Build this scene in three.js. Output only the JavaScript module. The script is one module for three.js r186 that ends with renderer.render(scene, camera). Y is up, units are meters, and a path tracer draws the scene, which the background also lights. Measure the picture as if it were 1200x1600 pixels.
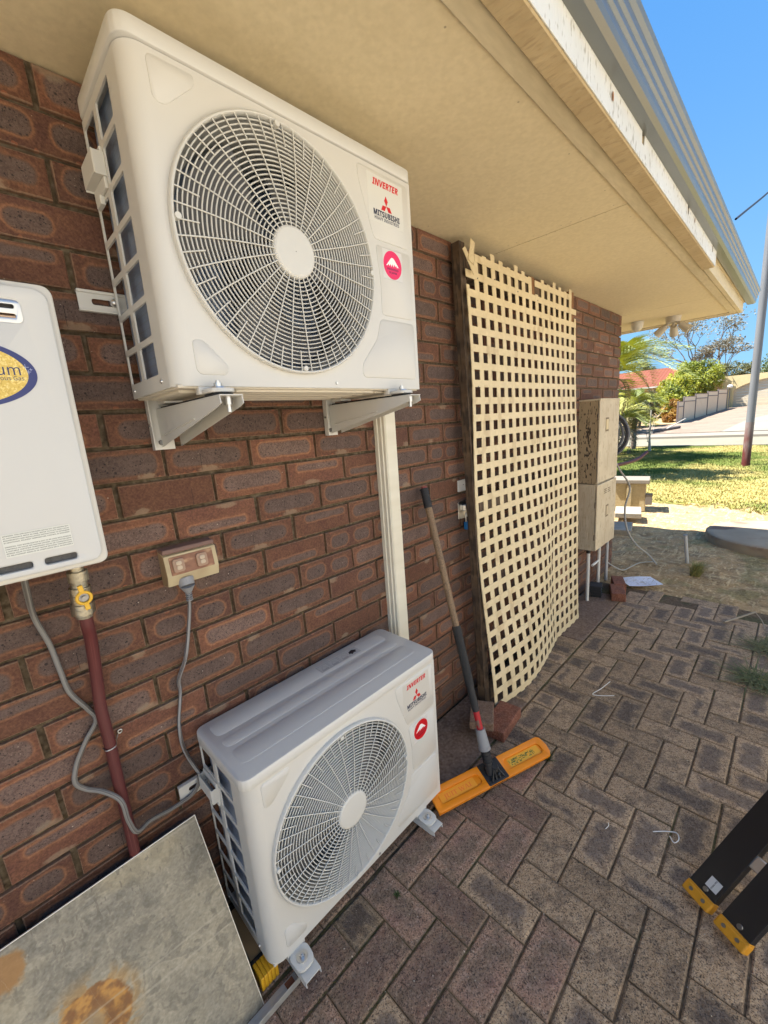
import * as THREE from 'three';
import { mergeGeometries, toCreasedNormals } from 'three/addons/utils/BufferGeometryUtils.js';
import { RoundedBoxGeometry } from 'three/addons/geometries/RoundedBoxGeometry.js';

// ---------------------------------------------------------------- camera, sky, sun, exposure
const scene = new THREE.Scene();
const camera = new THREE.PerspectiveCamera(102.11, 3 / 4, 0.03, 600);
camera.position.set(-0.3642, 1.4703, 1.1621);
{
  const m = new THREE.Matrix4().makeBasis(
    new THREE.Vector3(0.69936, -0.07142, 0.7112), new THREE.Vector3(0.19475, 0.97639, -0.09346), new THREE.Vector3(-0.68773, 0.20387, 0.69675));
  camera.quaternion.setFromRotationMatrix(m).normalize();
}
camera.updateMatrixWorld(true); camera.updateProjectionMatrix();
scene.add(camera);

const SKY_W = 256, SKY_H = 128, skyData = new Float32Array(SKY_W * SKY_H * 4);
for (let j = 0; j < SKY_H; j++) {
  const el = (j + 0.5) / SKY_H * Math.PI - Math.PI / 2;            // row 0 is the nadir
  const s = Math.max(0, Math.sin(el)), k = Math.pow(1 - s, 2.6);
  const c = el >= 0 ? [0.031 + 0.090 * k, 0.112 + 0.125 * k, 0.278 + 0.060 * k] : [0.12, 0.10, 0.07];
  for (let i = 0; i < SKY_W; i++) { const o = (j * SKY_W + i) * 4; skyData[o] = c[0]; skyData[o + 1] = c[1]; skyData[o + 2] = c[2]; skyData[o + 3] = 1; }
}
const sky = new THREE.DataTexture(skyData, SKY_W, SKY_H, THREE.RGBAFormat, THREE.FloatType);
sky.mapping = THREE.EquirectangularReflectionMapping; sky.magFilter = THREE.LinearFilter; sky.minFilter = THREE.LinearFilter; sky.needsUpdate = true;
scene.background = sky; scene.environment = sky;

const sun = new THREE.DirectionalLight(new THREE.Color().setRGB(1, 0.965, 0.905), 5);
sun.position.set(-0.26 * 40, 40, -0.50 * 40);
sun.castShadow = true; sun.shadow.mapSize.set(4096, 4096); sun.shadow.bias = -0.0004;
Object.assign(sun.shadow.camera, { left: -40, right: 40, top: 40, bottom: -40, near: 1, far: 140 });
scene.add(sun, sun.target);

const renderer = new THREE.WebGLRenderer({ antialias: true });
renderer.setSize(768, 1024);
renderer.toneMapping = THREE.LinearToneMapping;
renderer.toneMappingExposure = 3.45;
renderer.shadowMap.enabled = true;

// ---------------------------------------------------------------- helpers
function rng(seed) { let a = seed >>> 0; return () => { a = (a + 0x6D2B79F5) | 0; let t = Math.imul(a ^ (a >>> 15), 1 | a); t = (t + Math.imul(t ^ (t >>> 7), 61 | t)) ^ t; return ((t ^ (t >>> 14)) >>> 0) / 4294967296; }; }
const R = rng(7);
const rr = (a, b) => a + (b - a) * R();
const clamp = (v, a = 0, b = 1) => Math.min(b, Math.max(a, v));
const sm = (a, b, v) => { const t = clamp((v - a) / (b - a)); return t * t * (3 - 2 * t); };
const lerp = (a, b, t) => a + (b - a) * t;
const mix3 = (a, b, t) => [lerp(a[0], b[0], t), lerp(a[1], b[1], t), lerp(a[2], b[2], t)];
function hash(x, y, s) { let n = Math.imul(x, 374761393) + Math.imul(y, 668265263) + Math.imul(s, 1442695041) | 0; n = Math.imul(n ^ (n >>> 13), 1274126177); return ((n ^ (n >>> 16)) >>> 0) / 4294967296; }
function vn(x, y, s, px = 0, py = 0) {                              // value noise, periodic if px, py
  const xi = Math.floor(x), yi = Math.floor(y), fx = x - xi, fy = y - yi, u = fx * fx * (3 - 2 * fx), v = fy * fy * (3 - 2 * fy);
  const w = (n, p) => p ? ((n % p) + p) % p : n;
  const a = hash(w(xi, px), w(yi, py), s), b = hash(w(xi + 1, px), w(yi, py), s), c = hash(w(xi, px), w(yi + 1, py), s), d = hash(w(xi + 1, px), w(yi + 1, py), s);
  return lerp(lerp(a, b, u), lerp(c, d, u), v);
}
function fbm(x, y, s, o = 4, p = 0, q = 0) { let t = 0, a = 0.5, n = 0; for (let i = 0; i < o; i++) { t += a * vn(x, y, s + i * 17, p, q); n += a; a *= 0.5; x *= 2; y *= 2; p *= 2; q *= 2; } return t / n; }
function tex(w, h, fn, { srgb = true, rep = true, f = 1 } = {}) {    // fn(u, v) gives 0..255 sRGB colour or one grey value
  const d = new Uint8Array(w * h * 4);
  for (let j = 0; j < h; j++) for (let i = 0; i < w; i++) {
    const c = fn((i + 0.5) / w, (j + 0.5) / h), o = (j * w + i) * 4;
    if (typeof c === 'number') d[o] = d[o + 1] = d[o + 2] = clamp(c, 0, 255); else { d[o] = clamp(c[0], 0, 255); d[o + 1] = clamp(c[1], 0, 255); d[o + 2] = clamp(c[2], 0, 255); }
    d[o + 3] = 255;
  }
  const t = new THREE.DataTexture(d, w, h, THREE.RGBAFormat);
  t.magFilter = THREE.LinearFilter; t.minFilter = THREE.LinearMipmapLinearFilter; t.generateMipmaps = true;
  if (rep) t.wrapS = t.wrapT = THREE.RepeatWrapping;
  if (srgb) t.colorSpace = THREE.SRGBColorSpace;
  t.needsUpdate = true; return t;
}
function canvasTex(w, h, draw) {
  const c = document.createElement('canvas'); c.width = w; c.height = h; draw(c.getContext('2d'), w, h);
  const t = new THREE.CanvasTexture(c); t.colorSpace = THREE.SRGBColorSpace; t.anisotropy = 8; return t;
}
const rep = (t, x, y) => { const c = t.clone(); c.repeat.set(x, y); c.needsUpdate = true; return c; };
function mat(color, rough = 0.6, o = {}) {
  const c = Array.isArray(color) ? new THREE.Color().setRGB(...color) : new THREE.Color(color);
  return new (o.phys ? THREE.MeshPhysicalMaterial : THREE.MeshStandardMaterial)(Object.assign({ color: c, roughness: rough, side: THREE.DoubleSide }, (delete o.phys, o)));
}
const taken = {};
function numbered(n) { if (!(n in taken)) { taken[n] = 0; return n; } taken[n]++; return n + '_' + String(taken[n]).padStart(3, '0'); }
function thing(name, label, category, { group, pos, turn } = {}) {
  const o = new THREE.Group(); o.name = numbered(name); o.userData = { label, category }; if (group) o.userData.group = group;
  if (pos) o.position.set(...pos); if (turn) o.rotation.y = turn; scene.add(o); return o;
}
function single(name, label, category, geo, m, { group } = {}) {
  const o = new THREE.Mesh(geo, m); o.name = numbered(name); o.userData = { label, category }; if (group) o.userData.group = group;
  o.castShadow = o.receiveShadow = true; scene.add(o); return o;
}
function struct(name, geo, m, label) {
  const o = new THREE.Mesh(geo, m); o.name = numbered(name); o.userData = { kind: 'structure' }; if (label) o.userData.label = label;
  o.castShadow = o.receiveShadow = true; scene.add(o); return o;
}
function part(name, geo, m, parent, label) {
  const o = new THREE.Mesh(geo, m); o.name = name; o.castShadow = o.receiveShadow = true; if (label) o.userData.label = label; parent.add(o); return o;
}
function prep(g) {                                                  // non-indexed with position, normal, uv only
  let h = g.index ? g.toNonIndexed() : g;
  if (!h.attributes.normal) h.computeVertexNormals();
  if (!h.attributes.uv) h.setAttribute('uv', new THREE.BufferAttribute(new Float32Array(h.attributes.position.count * 2), 2));
  for (const k of Object.keys(h.attributes)) if (!['position', 'normal', 'uv'].includes(k)) h.deleteAttribute(k);
  h.morphAttributes = {}; return h;
}
const merge = (...a) => mergeGeometries(a.flat().map(prep), false);
function uvm(g0, s = 1) {                                           // uv in metres by the way the faces point
  const g = prep(g0), p = g.attributes.position, n = g.attributes.normal, u = g.attributes.uv;
  for (let i = 0; i < p.count; i += 3) {
    let a = 0, b = 0, c = 0;
    for (let k = 0; k < 3; k++) { a += Math.abs(n.getX(i + k)); b += Math.abs(n.getY(i + k)); c += Math.abs(n.getZ(i + k)); }
    for (let k = 0; k < 3; k++) {
      const x = p.getX(i + k), y = p.getY(i + k), z = p.getZ(i + k);
      if (c >= a && c >= b) u.setXY(i + k, x / s, y / s); else if (b >= a) u.setXY(i + k, x / s, z / s); else u.setXY(i + k, z / s, y / s);
    }
  }
  return g;
}
const box = (x0, x1, y0, y1, z0, z1) => new THREE.BoxGeometry(x1 - x0, y1 - y0, z1 - z0).translate((x0 + x1) / 2, (y0 + y1) / 2, (z0 + z1) / 2);
const rbox = (x0, x1, y0, y1, z0, z1, r = 0.004, s = 2) => new RoundedBoxGeometry(x1 - x0, y1 - y0, z1 - z0, s, Math.min(r, (x1 - x0) / 2.01, (y1 - y0) / 2.01, (z1 - z0) / 2.01)).translate((x0 + x1) / 2, (y0 + y1) / 2, (z0 + z1) / 2);
const V = (x, y, z) => new THREE.Vector3(x, y, z);
function rod(a, b, r0, r1 = r0, n = 12, caps = true) {
  const A = V(...a), B = V(...b), d = B.clone().sub(A), g = new THREE.CylinderGeometry(r1, r0, d.length(), n, 1, !caps);
  g.applyQuaternion(new THREE.Quaternion().setFromUnitVectors(V(0, 1, 0), d.clone().normalize()));
  return g.translate((A.x + B.x) / 2, (A.y + B.y) / 2, (A.z + B.z) / 2);
}
function tube(pts, r, seg = 60, rad = 8, closed = false) { return new THREE.TubeGeometry(new THREE.CatmullRomCurve3(pts.map(p => V(...p)), closed, 'centripetal'), seg, r, rad, closed); }
function extrude(shape, depth, bevel = 0, seg = 2, curve = 24) { return new THREE.ExtrudeGeometry(shape, { depth, bevelEnabled: bevel > 0, bevelSize: bevel, bevelThickness: bevel, bevelSegments: seg, curveSegments: curve }); }
function poly(pts) { const s = new THREE.Shape(); pts.forEach((p, i) => i ? s.lineTo(p[0], p[1]) : s.moveTo(p[0], p[1])); s.closePath(); return s; }
function roundPoly(pts, r) {                                        // polygon with rounded corners
  const s = new THREE.Shape(), n = pts.length;
  for (let i = 0; i < n; i++) {
    const p = pts[i], a = pts[(i + n - 1) % n], b = pts[(i + 1) % n];
    const la = Math.hypot(a[0] - p[0], a[1] - p[1]), lb = Math.hypot(b[0] - p[0], b[1] - p[1]), q = Math.min(r, la / 2.2, lb / 2.2);
    const s0 = [p[0] + (a[0] - p[0]) * q / la, p[1] + (a[1] - p[1]) * q / la], s1 = [p[0] + (b[0] - p[0]) * q / lb, p[1] + (b[1] - p[1]) * q / lb];
    i ? s.lineTo(...s0) : s.moveTo(...s0); s.quadraticCurveTo(p[0], p[1], s1[0], s1[1]);
  }
  s.closePath(); return s;
}
const rrect = (x0, x1, y0, y1, r) => roundPoly([[x0, y0], [x1, y0], [x1, y1], [x0, y1]], r * 1.0);
function quadGeo(a, b, c, d) {                                      // a flat sheet, uv 0..1
  const g = new THREE.BufferGeometry();
  g.setAttribute('position', new THREE.Float32BufferAttribute([...a, ...b, ...c, ...a, ...c, ...d], 3));
  g.setAttribute('uv', new THREE.Float32BufferAttribute([0, 0, 1, 0, 1, 1, 0, 0, 1, 1, 0, 1], 2));
  g.computeVertexNormals(); return g;
}
const at = (g, x, y, z) => g.clone().translate(x, y, z);
const _v = new THREE.Vector3();
function toPx(x, y, z) {                                            // where a point falls in the photograph (only to choose which bricks are single parts)
  _v.set(x, y, z).applyMatrix4(camera.matrixWorldInverse); if (_v.z > -0.02) return null;
  return [600 + 646.6 * _v.x / -_v.z, 800 - 646.6 * _v.y / -_v.z];
}
function inside(q, P) { let c = false; for (let i = 0, j = P.length - 1; i < P.length; j = i++) if ((P[i][1] > q[1]) !== (P[j][1] > q[1]) && q[0] < (P[j][0] - P[i][0]) * (q[1] - P[i][1]) / (P[j][1] - P[i][1]) + P[i][0]) c = !c; return c; }

// ---------------------------------------------------------------- textures shared by many things
const grain = tex(256, 256, (u, v) => 128 + 90 * (fbm(u * 64, v * 64, 3, 3, 64, 64) - 0.5), { srgb: false });
const coarse = tex(256, 256, (u, v) => 255 * fbm(u * 8, v * 8, 5, 6, 8, 8), { srgb: false });

// brick faces: fired clay with a dark iron-spotted oval and a pale halo round it
function brickTex(seed, kind) {
  const r = rng(seed), pits = [], specks = [];
  for (let i = 0; i < 210; i++) pits.push([r(), r(), 0.0008 + 0.0028 * r() * r() * r()]);
  for (let i = 0, k = Math.floor(r() * 5); i < k; i++) specks.push([r(), r(), 0.0005 + 0.0012 * r() * r()]);
  const L = 0.23, H = 0.076, tone = 0.86 + 0.26 * r(), ox = (r() - 0.5) * 0.012, oy = (r() - 0.5) * 0.010, warm = r(), hal = r(), crackX = r() < 0.35 ? 0.25 + 0.5 * r() : -1, chips = Array.from({ length: 5 }, () => [r(), r() < 0.5 ? 0 : 1, 0.002 + 0.005 * r()]), smear = r() < 0.4 ? [r(), r() < 0.5 ? 0.06 : 0.94, 0.02 + 0.03 * r()] : null;
  const red = [mix3([107, 69, 49], [97, 63, 49], warm), 0][0];
  const rects = kind === 1 ? [[-0.055, 0, 0.042, 0.025, 0.022], [0.055, 0, 0.040, 0.025, 0.022]] : kind === 2 ? [] : kind === 3 ? [[-0.01, -0.016, 0.088, 0.014, 0.013]] : kind === 4 ? [[0.055, 0, 0.042, 0.023, 0.02]] : kind === 5 ? [[0, 0.001, 0.104, 0.029, 0.025]] : [[0, 0, 0.098, 0.025, 0.023]];
  return tex(384, 128, (u, v) => {
    const x = (u - 0.5) * L, y = (v - 0.5) * H;
    const wob = (fbm(u * 9, v * 4, seed, 3) - 0.5) * 0.0055;
    let d = 9;
    for (const [cx, cy, hx, hy, rad] of rects) {
      const qx = Math.abs(x - cx - ox) - hx + rad, qy = Math.abs(y - cy - oy) - hy + rad;
      d = Math.min(d, Math.hypot(Math.max(qx, 0), Math.max(qy, 0)) + Math.min(Math.max(qx, qy), 0) - rad + wob);
    }
    const n = fbm(u * 60, v * 20, seed + 3, 4), n2 = fbm(u * 6, v * 2.4, seed + 9, 3);
    let c = mix3(red, [118, 80, 56], (n2 - 0.4) * 1.2);
    if (rects.length) {
      const halo = Math.exp(-Math.pow((d + 0.0005) / 0.0036, 2));
      c = mix3(c, [146, 101, 71], halo * (0.45 + 0.5 * hal));
      const stip = hash(Math.floor(u * 300), Math.floor(v * 100), seed + 8);
      const core = sm(0.001, -0.008, d + 0.004 * (stip - 0.5)), dark = mix3([114, 95, 86], [74, 59, 55], sm(0.40, 0.62, n + 0.3 * (n2 - 0.5)) * 0.75 + 0.25 * sm(0.75, 0.9, stip));
      c = mix3(c, dark, core * 0.93);
      for (const [px, py, pr] of pits) {
        const dx = (px - 0.5) * L - x, dy = (py - 0.5) * H - y, q = dx * dx + dy * dy;
        if (q < pr * pr * 1.6) { const e = sm(pr * 1.25, pr * 0.5, Math.sqrt(q)) * core; c = mix3(c, [40, 32, 30], 0.85 * e); }
      }
    }
    const g = (n - 0.5) * 44 + (hash(Math.floor(u * 384), Math.floor(v * 128), seed) - 0.5) * 20;
    c = [c[0] * tone + g, c[1] * tone + g * 0.8, c[2] * tone + g * 0.7];
    for (const [px, py, pr] of specks) { const q = Math.hypot((px - 0.5) * L - x, (py - 0.5) * H - y); if (q < pr) c = mix3(c, [196, 184, 168], 0.8); }
    if (crackX > 0) { const q = Math.abs(u - crackX - 0.012 * (fbm(v * 6, 3, seed + 31, 3) - 0.5)) * L; if (q < 0.0006 && v > 0.35) c = mix3(c, [34, 24, 20], 0.8); }
    for (const [cxp, e, cr] of chips) { const q = Math.hypot((cxp - u) * L, (e - v) * H) + 0.003 * (fbm(u * 50, v * 17, seed + 33, 2) - 0.5); if (q < cr) c = mix3(c, [150, 88, 60], 0.55); }
    if (smear) { const q = Math.hypot((smear[0] - u) * L * 0.5, (smear[1] - v) * H) + 0.012 * (fbm(u * 26, v * 9, seed + 35, 3) - 0.5); c = mix3(c, [146, 130, 108], 0.6 * sm(smear[2] * 0.4, smear[2] * 0.2, q)); }
    const edge = Math.min(L / 2 - Math.abs(x), H / 2 - Math.abs(y)) - 0.0025 * (fbm(u * 40, v * 14, seed + 5, 2) - 0.3);
    if (edge < 0.0016) c = mix3(c, [150, 130, 108], 0.45);             // mortar smears at the arrises
    return c;
  }, { rep: false });
}
const brickKinds = [0, 0, 5, 0, 1, 0, 3, 5, 4, 2, 0, 5, 1, 0, 5, 3];
const brickBump = tex(256, 96, (u, v) => 255 * (0.55 * fbm(u * 44, v * 15, 71, 4) + 0.45 * fbm(u * 12, v * 4, 72, 3)), { srgb: false });
const brickMats = brickKinds.map((k, i) => mat(0xffffff, 0.82, { map: brickTex(100 + i * 13, k), bumpMap: brickBump, bumpScale: 0.0022 }));

// pavers: grey-brown clay with a blue-grey flashed middle and dark iron spots
function paverTex(seed, kind) {
  const r = rng(seed), tone = 0.88 + 0.22 * r(), ox = (r() - 0.5) * 0.02, oy = (r() - 0.5) * 0.012, red = kind === 3;
  const base = red ? [154, 124, 104] : mix3([176, 149, 117], [162, 139, 112], r()), L = 0.23, W = 0.115;
  const bits = []; for (let i = 0; i < 26; i++) bits.push([r(), r(), 0.0006 + 0.0012 * r() * r(), r() < 0.6 ? 1 : 0]);
  return tex(384, 192, (u, v) => {
    const x = (u - 0.5) * L, y = (v - 0.5) * W, n2 = fbm(u * 5, v * 2.5, seed, 4), n = fbm(u * 70, v * 35, seed + 2, 4), nm = fbm(u * 24, v * 12, seed + 21, 3);
    let c = mix3(base, [186, 160, 128], (n2 - 0.45) * 1.3);
    const hx = kind === 1 ? 0.075 : 0.088, hy = kind === 1 ? 0.014 : 0.036, cy = kind === 1 ? -0.018 : 0, rad = Math.min(hy, 0.02);
    const qx = Math.abs(x - ox) - hx + rad, qy = Math.abs(y - oy - cy) - hy + rad;
    const d = Math.hypot(Math.max(qx, 0), Math.max(qy, 0)) + Math.min(Math.max(qx, qy), 0) - rad + (fbm(u * 7, v * 4, seed + 4, 4) - 0.5) * 0.034;
    if (kind !== 2) c = mix3(c, [80, 71, 68], sm(0.009, -0.018, d) * (red ? 0.35 : 0.8) * (0.75 + 0.5 * (n - 0.5)));
    c = mix3(c, [108, 92, 77], sm(0.52, 0.72, n2) * 0.5);
    const sp = sm(0.60, 0.70, fbm(u * 95, v * 48, seed + 6, 2));
    c = mix3(c, [58, 48, 42], sp * 0.68);
    const g = (n - 0.5) * 56 + (nm - 0.5) * 34;
    c = [c[0] * tone + g, c[1] * tone + g, c[2] * tone + g * 0.95];
    const ed = Math.min(L / 2 - Math.abs(x), W / 2 - Math.abs(y)) - 0.006 * (fbm(u * 30, v * 15, seed + 41, 3) - 0.45); if (ed < 0.0022) c = mix3(c, [128, 108, 86], 0.55);
    for (const [px, py, pr, w] of bits) { const q = Math.hypot((px - 0.5) * L - x, (py - 0.5) * W - y); if (q < pr) c = mix3(c, w ? [206, 196, 180] : [44, 38, 34], 0.75); }
    return c;
  }, { rep: false });
}
const paverKinds = [0, 0, 1, 0, 2, 0, 3, 3, 0, 2];
const paverBump = tex(256, 128, (u, v) => 255 * (0.6 * fbm(u * 52, v * 26, 81, 4) + 0.4 * fbm(u * 14, v * 7, 82, 3)), { srgb: false });
const paverMats = paverKinds.map((k, i) => mat(0xffffff, 0.85, { map: paverTex(700 + i * 19, k), bumpMap: paverBump, bumpScale: 0.0035 }));

const mortarMat = mat(0xffffff, 0.95, { map: tex(512, 512, (u, v) => { const n = fbm(u * 60, v * 60, 21, 4, 60, 60), b = fbm(u * 7, v * 7, 22, 4, 7, 7); return mix3([74, 62, 47], [96, 83, 63], b).map(q => q + (n - 0.5) * 70); }), bumpMap: coarse, bumpScale: 0.003 });
mortarMat.map.repeat.set(2, 2);
const creamTex = tex(512, 512, (u, v) => { const b = fbm(u * 5, v * 5, 31, 5, 5, 5), n = fbm(u * 90, v * 90, 32, 3, 90, 90); return mix3([219, 204, 170], [214, 198, 162], b).map(q => q + (n - 0.5) * 16); });
const soffitMat = mat(0xffffff, 0.75, { map: creamTex, bumpMap: rep(grain, 3, 3), bumpScale: 0.0006 });
const trimMat = mat(0xffffff, 0.7, { map: tex(512, 256, (u, v) => { const b = fbm(u * 6, v * 6, 33, 5, 6, 6), n = fbm(u * 20, v * 160, 34, 3, 20, 160); return mix3([214, 200, 168], [192, 178, 146], b).map(q => q + (n - 0.5) * 22); }), bumpMap: rep(grain, 2, 2), bumpScale: 0.001 });
const beamTex = tex(1024, 256, (u, v) => { const g = fbm(u * 60, v * 26, 35, 4, 60, 26), n = fbm(u * 9, v * 3, 36, 4, 9, 3), crack = sm(0.66, 0.74, fbm(u * 90, v * 40, 37, 3, 90, 40)); return mix3(mix3([196, 176, 138], [172, 150, 112], n), [140, 118, 86], 0.25 * crack + 0.2 * sm(0.6, 0.8, g)); });
const beamBump = tex(1024, 256, (u, v) => 255 * (0.7 * fbm(u * 60, v * 26, 35, 4, 60, 26) + 0.3 * fbm(u * 160, v * 40, 38, 2, 160, 40)), { srgb: false });
const beamMat = mat(0xffffff, 0.85, { map: beamTex, bumpMap: beamBump, bumpScale: 0.006 });
const cabinet = mat([0.61, 0.60, 0.56], 0.38, { bumpMap: rep(grain, 10, 10), bumpScale: 0.00012 });
const cabinetEdge = mat([0.62, 0.615, 0.58], 0.34, { bumpMap: rep(grain, 10, 10), bumpScale: 0.00012 });
const plasticWhite = mat([0.62, 0.615, 0.575], 0.45);
const steel = mat([0.62, 0.62, 0.61], 0.3, { metalness: 1 });
const darkSteel = mat([0.25, 0.25, 0.25], 0.4, { metalness: 1 });
const black = mat([0.015, 0.015, 0.016], 0.5);
const rubber = mat([0.022, 0.022, 0.024], 0.7);
const pvcGrey = mat([0.42, 0.42, 0.41], 0.55);
const pvcWhite = mat([0.66, 0.65, 0.60], 0.5);

// ================================================================ the setting: ground, road, lawn
const rise = x => x < 22 ? 0 : x < 28 ? 0.42 * (x - 22) / 6 : x < 36 ? 0.42 + 0.0625 * (x - 28) : Math.min(1.1, 0.92 + 0.02 * (x - 36));
function sheet(xs, zs, hfn, s = 1) {                                // a grid over the ground, uv in metres
  const p = [], u = [], id = [], n = zs.length;
  for (const x of xs) for (const z of zs) { p.push(x, hfn(x, z), z); u.push(x / s, z / s); }
  for (let i = 0; i < xs.length - 1; i++) for (let j = 0; j < n - 1; j++) { const a = i * n + j, b = a + 1, c = a + n, d = c + 1; id.push(a, b, c, b, d, c); }
  const g = new THREE.BufferGeometry(); g.setAttribute('position', new THREE.Float32BufferAttribute(p, 3)); g.setAttribute('uv', new THREE.Float32BufferAttribute(u, 2)); g.setIndex(id); g.computeVertexNormals(); return g;
}
const lin = (a, b, n) => Array.from({ length: n + 1 }, (_, i) => a + (b - a) * i / n);
const sandTex = tex(1024, 1024, (u, v) => {
  const b = fbm(u * 6, v * 6, 41, 5, 6, 6), m = fbm(u * 30, v * 30, 42, 4, 30, 30), n = fbm(u * 220, v * 220, 43, 2, 220, 220);
  const st = sm(0.62, 0.72, fbm(u * 26, v * 110, 44, 3, 26, 110)), st2 = sm(0.64, 0.74, fbm(u * 120, v * 24, 46, 3, 120, 24));
  let c = mix3([184, 155, 112], [156, 128, 90], b); c = mix3(c, [124, 102, 72], sm(0.5, 0.72, m) * 0.6); c = mix3(c, [216, 192, 146], 0.6 * Math.max(st, st2)); c = mix3(c, [94, 98, 52], 0.35 * sm(0.56, 0.7, fbm(u * 9, v * 9, 45, 4, 9, 9)));
  return c.map(q => q + (n - 0.5) * 50);
});
const sandMat = mat(0xffffff, 0.95, { map: sandTex, bumpMap: coarse, bumpScale: 0.012 });
struct('ground', sheet([-120, -20, 3.3, 22, 28, 36, 45, 90, 500], [-300, -60, -12, 0, 12, 60, 300], (x, z) => rise(x) - 0.030, 2.2), sandMat, 'sandy dry ground');
const humps = (x, z) => 0.03 * (fbm(x * 1.6 + 9, z * 1.6 + 4, 47, 4) - 0.5) + 0.034 * (fbm(x * 8, z * 8, 48, 4) - 0.5);
struct('sand_yard', sheet(lin(3.20, 7.6, 200), lin(-1.6, 3.4, 220), (x, z) => -0.013 + humps(x, z) * sm(3.15, 3.7, x) + 0.02 * sm(3.3, 4, x), 2.2), sandMat, 'trampled bare sand strewn with dry grass');

const lawnTex = tex(1024, 1024, (u, v) => { const b = fbm(u * 10, v * 10, 51, 5, 10, 10), n = fbm(u * 160, v * 160, 52, 3, 160, 160); return mix3([104, 106, 34], [140, 120, 58], sm(0.35, 0.68, b)).map(q => q + (n - 0.5) * 90); });
const lawnEdge = z => 6.9 + 0.9 * (fbm(z * 0.9 + 3, 1.5, 53, 3) - 0.5) + 0.5 * (fbm(z * 4, 8, 54, 2) - 0.5);
struct('lawn', sheet(lin(7.0, 17.2, 40), lin(-8, 4, 48), (x, z) => 0.012 + 0.02 * (fbm(x, z, 55, 3) - 0.5), 2), mat(0xffffff, 0.95, { map: lawnTex, bumpMap: coarse, bumpScale: 0.02 }), 'front lawn of green and straw coloured grass');
const concTex = (a, b, s) => tex(512, 512, (u, v) => { const q = fbm(u * 5, v * 5, s, 5, 5, 5), n = fbm(u * 90, v * 90, s + 1, 3, 90, 90); return mix3(a, b, q).map(k => k + (n - 0.5) * 24); });
const roadMat = mat(0xffffff, 0.9, { map: concTex([132, 127, 108], [118, 113, 95], 61) });
const footMat = mat(0xffffff, 0.9, { map: concTex([140, 132, 118], [126, 117, 104], 62) });
const driveMat = mat(0xffffff, 0.9, { map: concTex([142, 125, 108], [120, 102, 87], 63) });
const apronMat = mat(0xffffff, 0.9, { map: concTex([140, 134, 122], [126, 119, 107], 64) });
struct('road', sheet([17.2, 21.5], lin(-80, 60, 14), () => 0.012, 4), roadMat, 'pale grey road across the front');
struct('kerb', merge(box(17.05, 17.2, -0.03, 0.07, -80, 60), box(21.5, 21.68, -0.03, 0.10, -80, 60)), footMat, 'low concrete kerbs along the road');
struct('footpath', sheet([21.69, 22, 23.4], lin(-80, 60, 14), x => rise(x) + 0.025, 3), footMat, 'pale concrete footpath behind the kerb');
function slopeSheet(pts, off) {                                      // flat outline draped over the rise
  const s = poly(pts.map(([x, z]) => [x, -z])), g = new THREE.ShapeGeometry(s).rotateX(-Math.PI / 2), p = g.attributes.position, u = g.attributes.uv;
  for (let i = 0; i < p.count; i++) { u.setXY(i, p.getX(i) / 3, p.getZ(i) / 3); p.setY(i, rise(p.getX(i)) + off); }
  g.computeVertexNormals(); return g;
}
struct('driveway', merge(slopeSheet([[23.5, -6.5], [28, -3.62], [28, -0.8], [23.5, -1.35]], 0.03), slopeSheet([[28, -3.62], [36, -2.44], [36, 1.6], [28, -0.8]], 0.03), slopeSheet([[36, -2.44], [38.2, -2.6], [38.2, 2.3], [36, 1.6]], 0.03)), driveMat, 'reddish driveway climbing to the garage');
struct('driveway_apron', merge(slopeSheet([[23.5, -1.34], [28, -0.79], [28, 9], [23.5, 9]], 0.035), slopeSheet([[28, -0.79], [36, 1.61], [36, 9], [28, 9]], 0.035)), apronMat, 'pale concrete drive beside the reddish one');

struct('side_path', sheet([-7, -3, 0, 3.25], [1.96, 2.6, 3.3], () => -0.004, 3), mat(0xffffff, 0.9, { map: concTex([200, 184, 158], [186, 169, 143], 66) }), 'pale concrete strip along the boundary wall');
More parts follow.
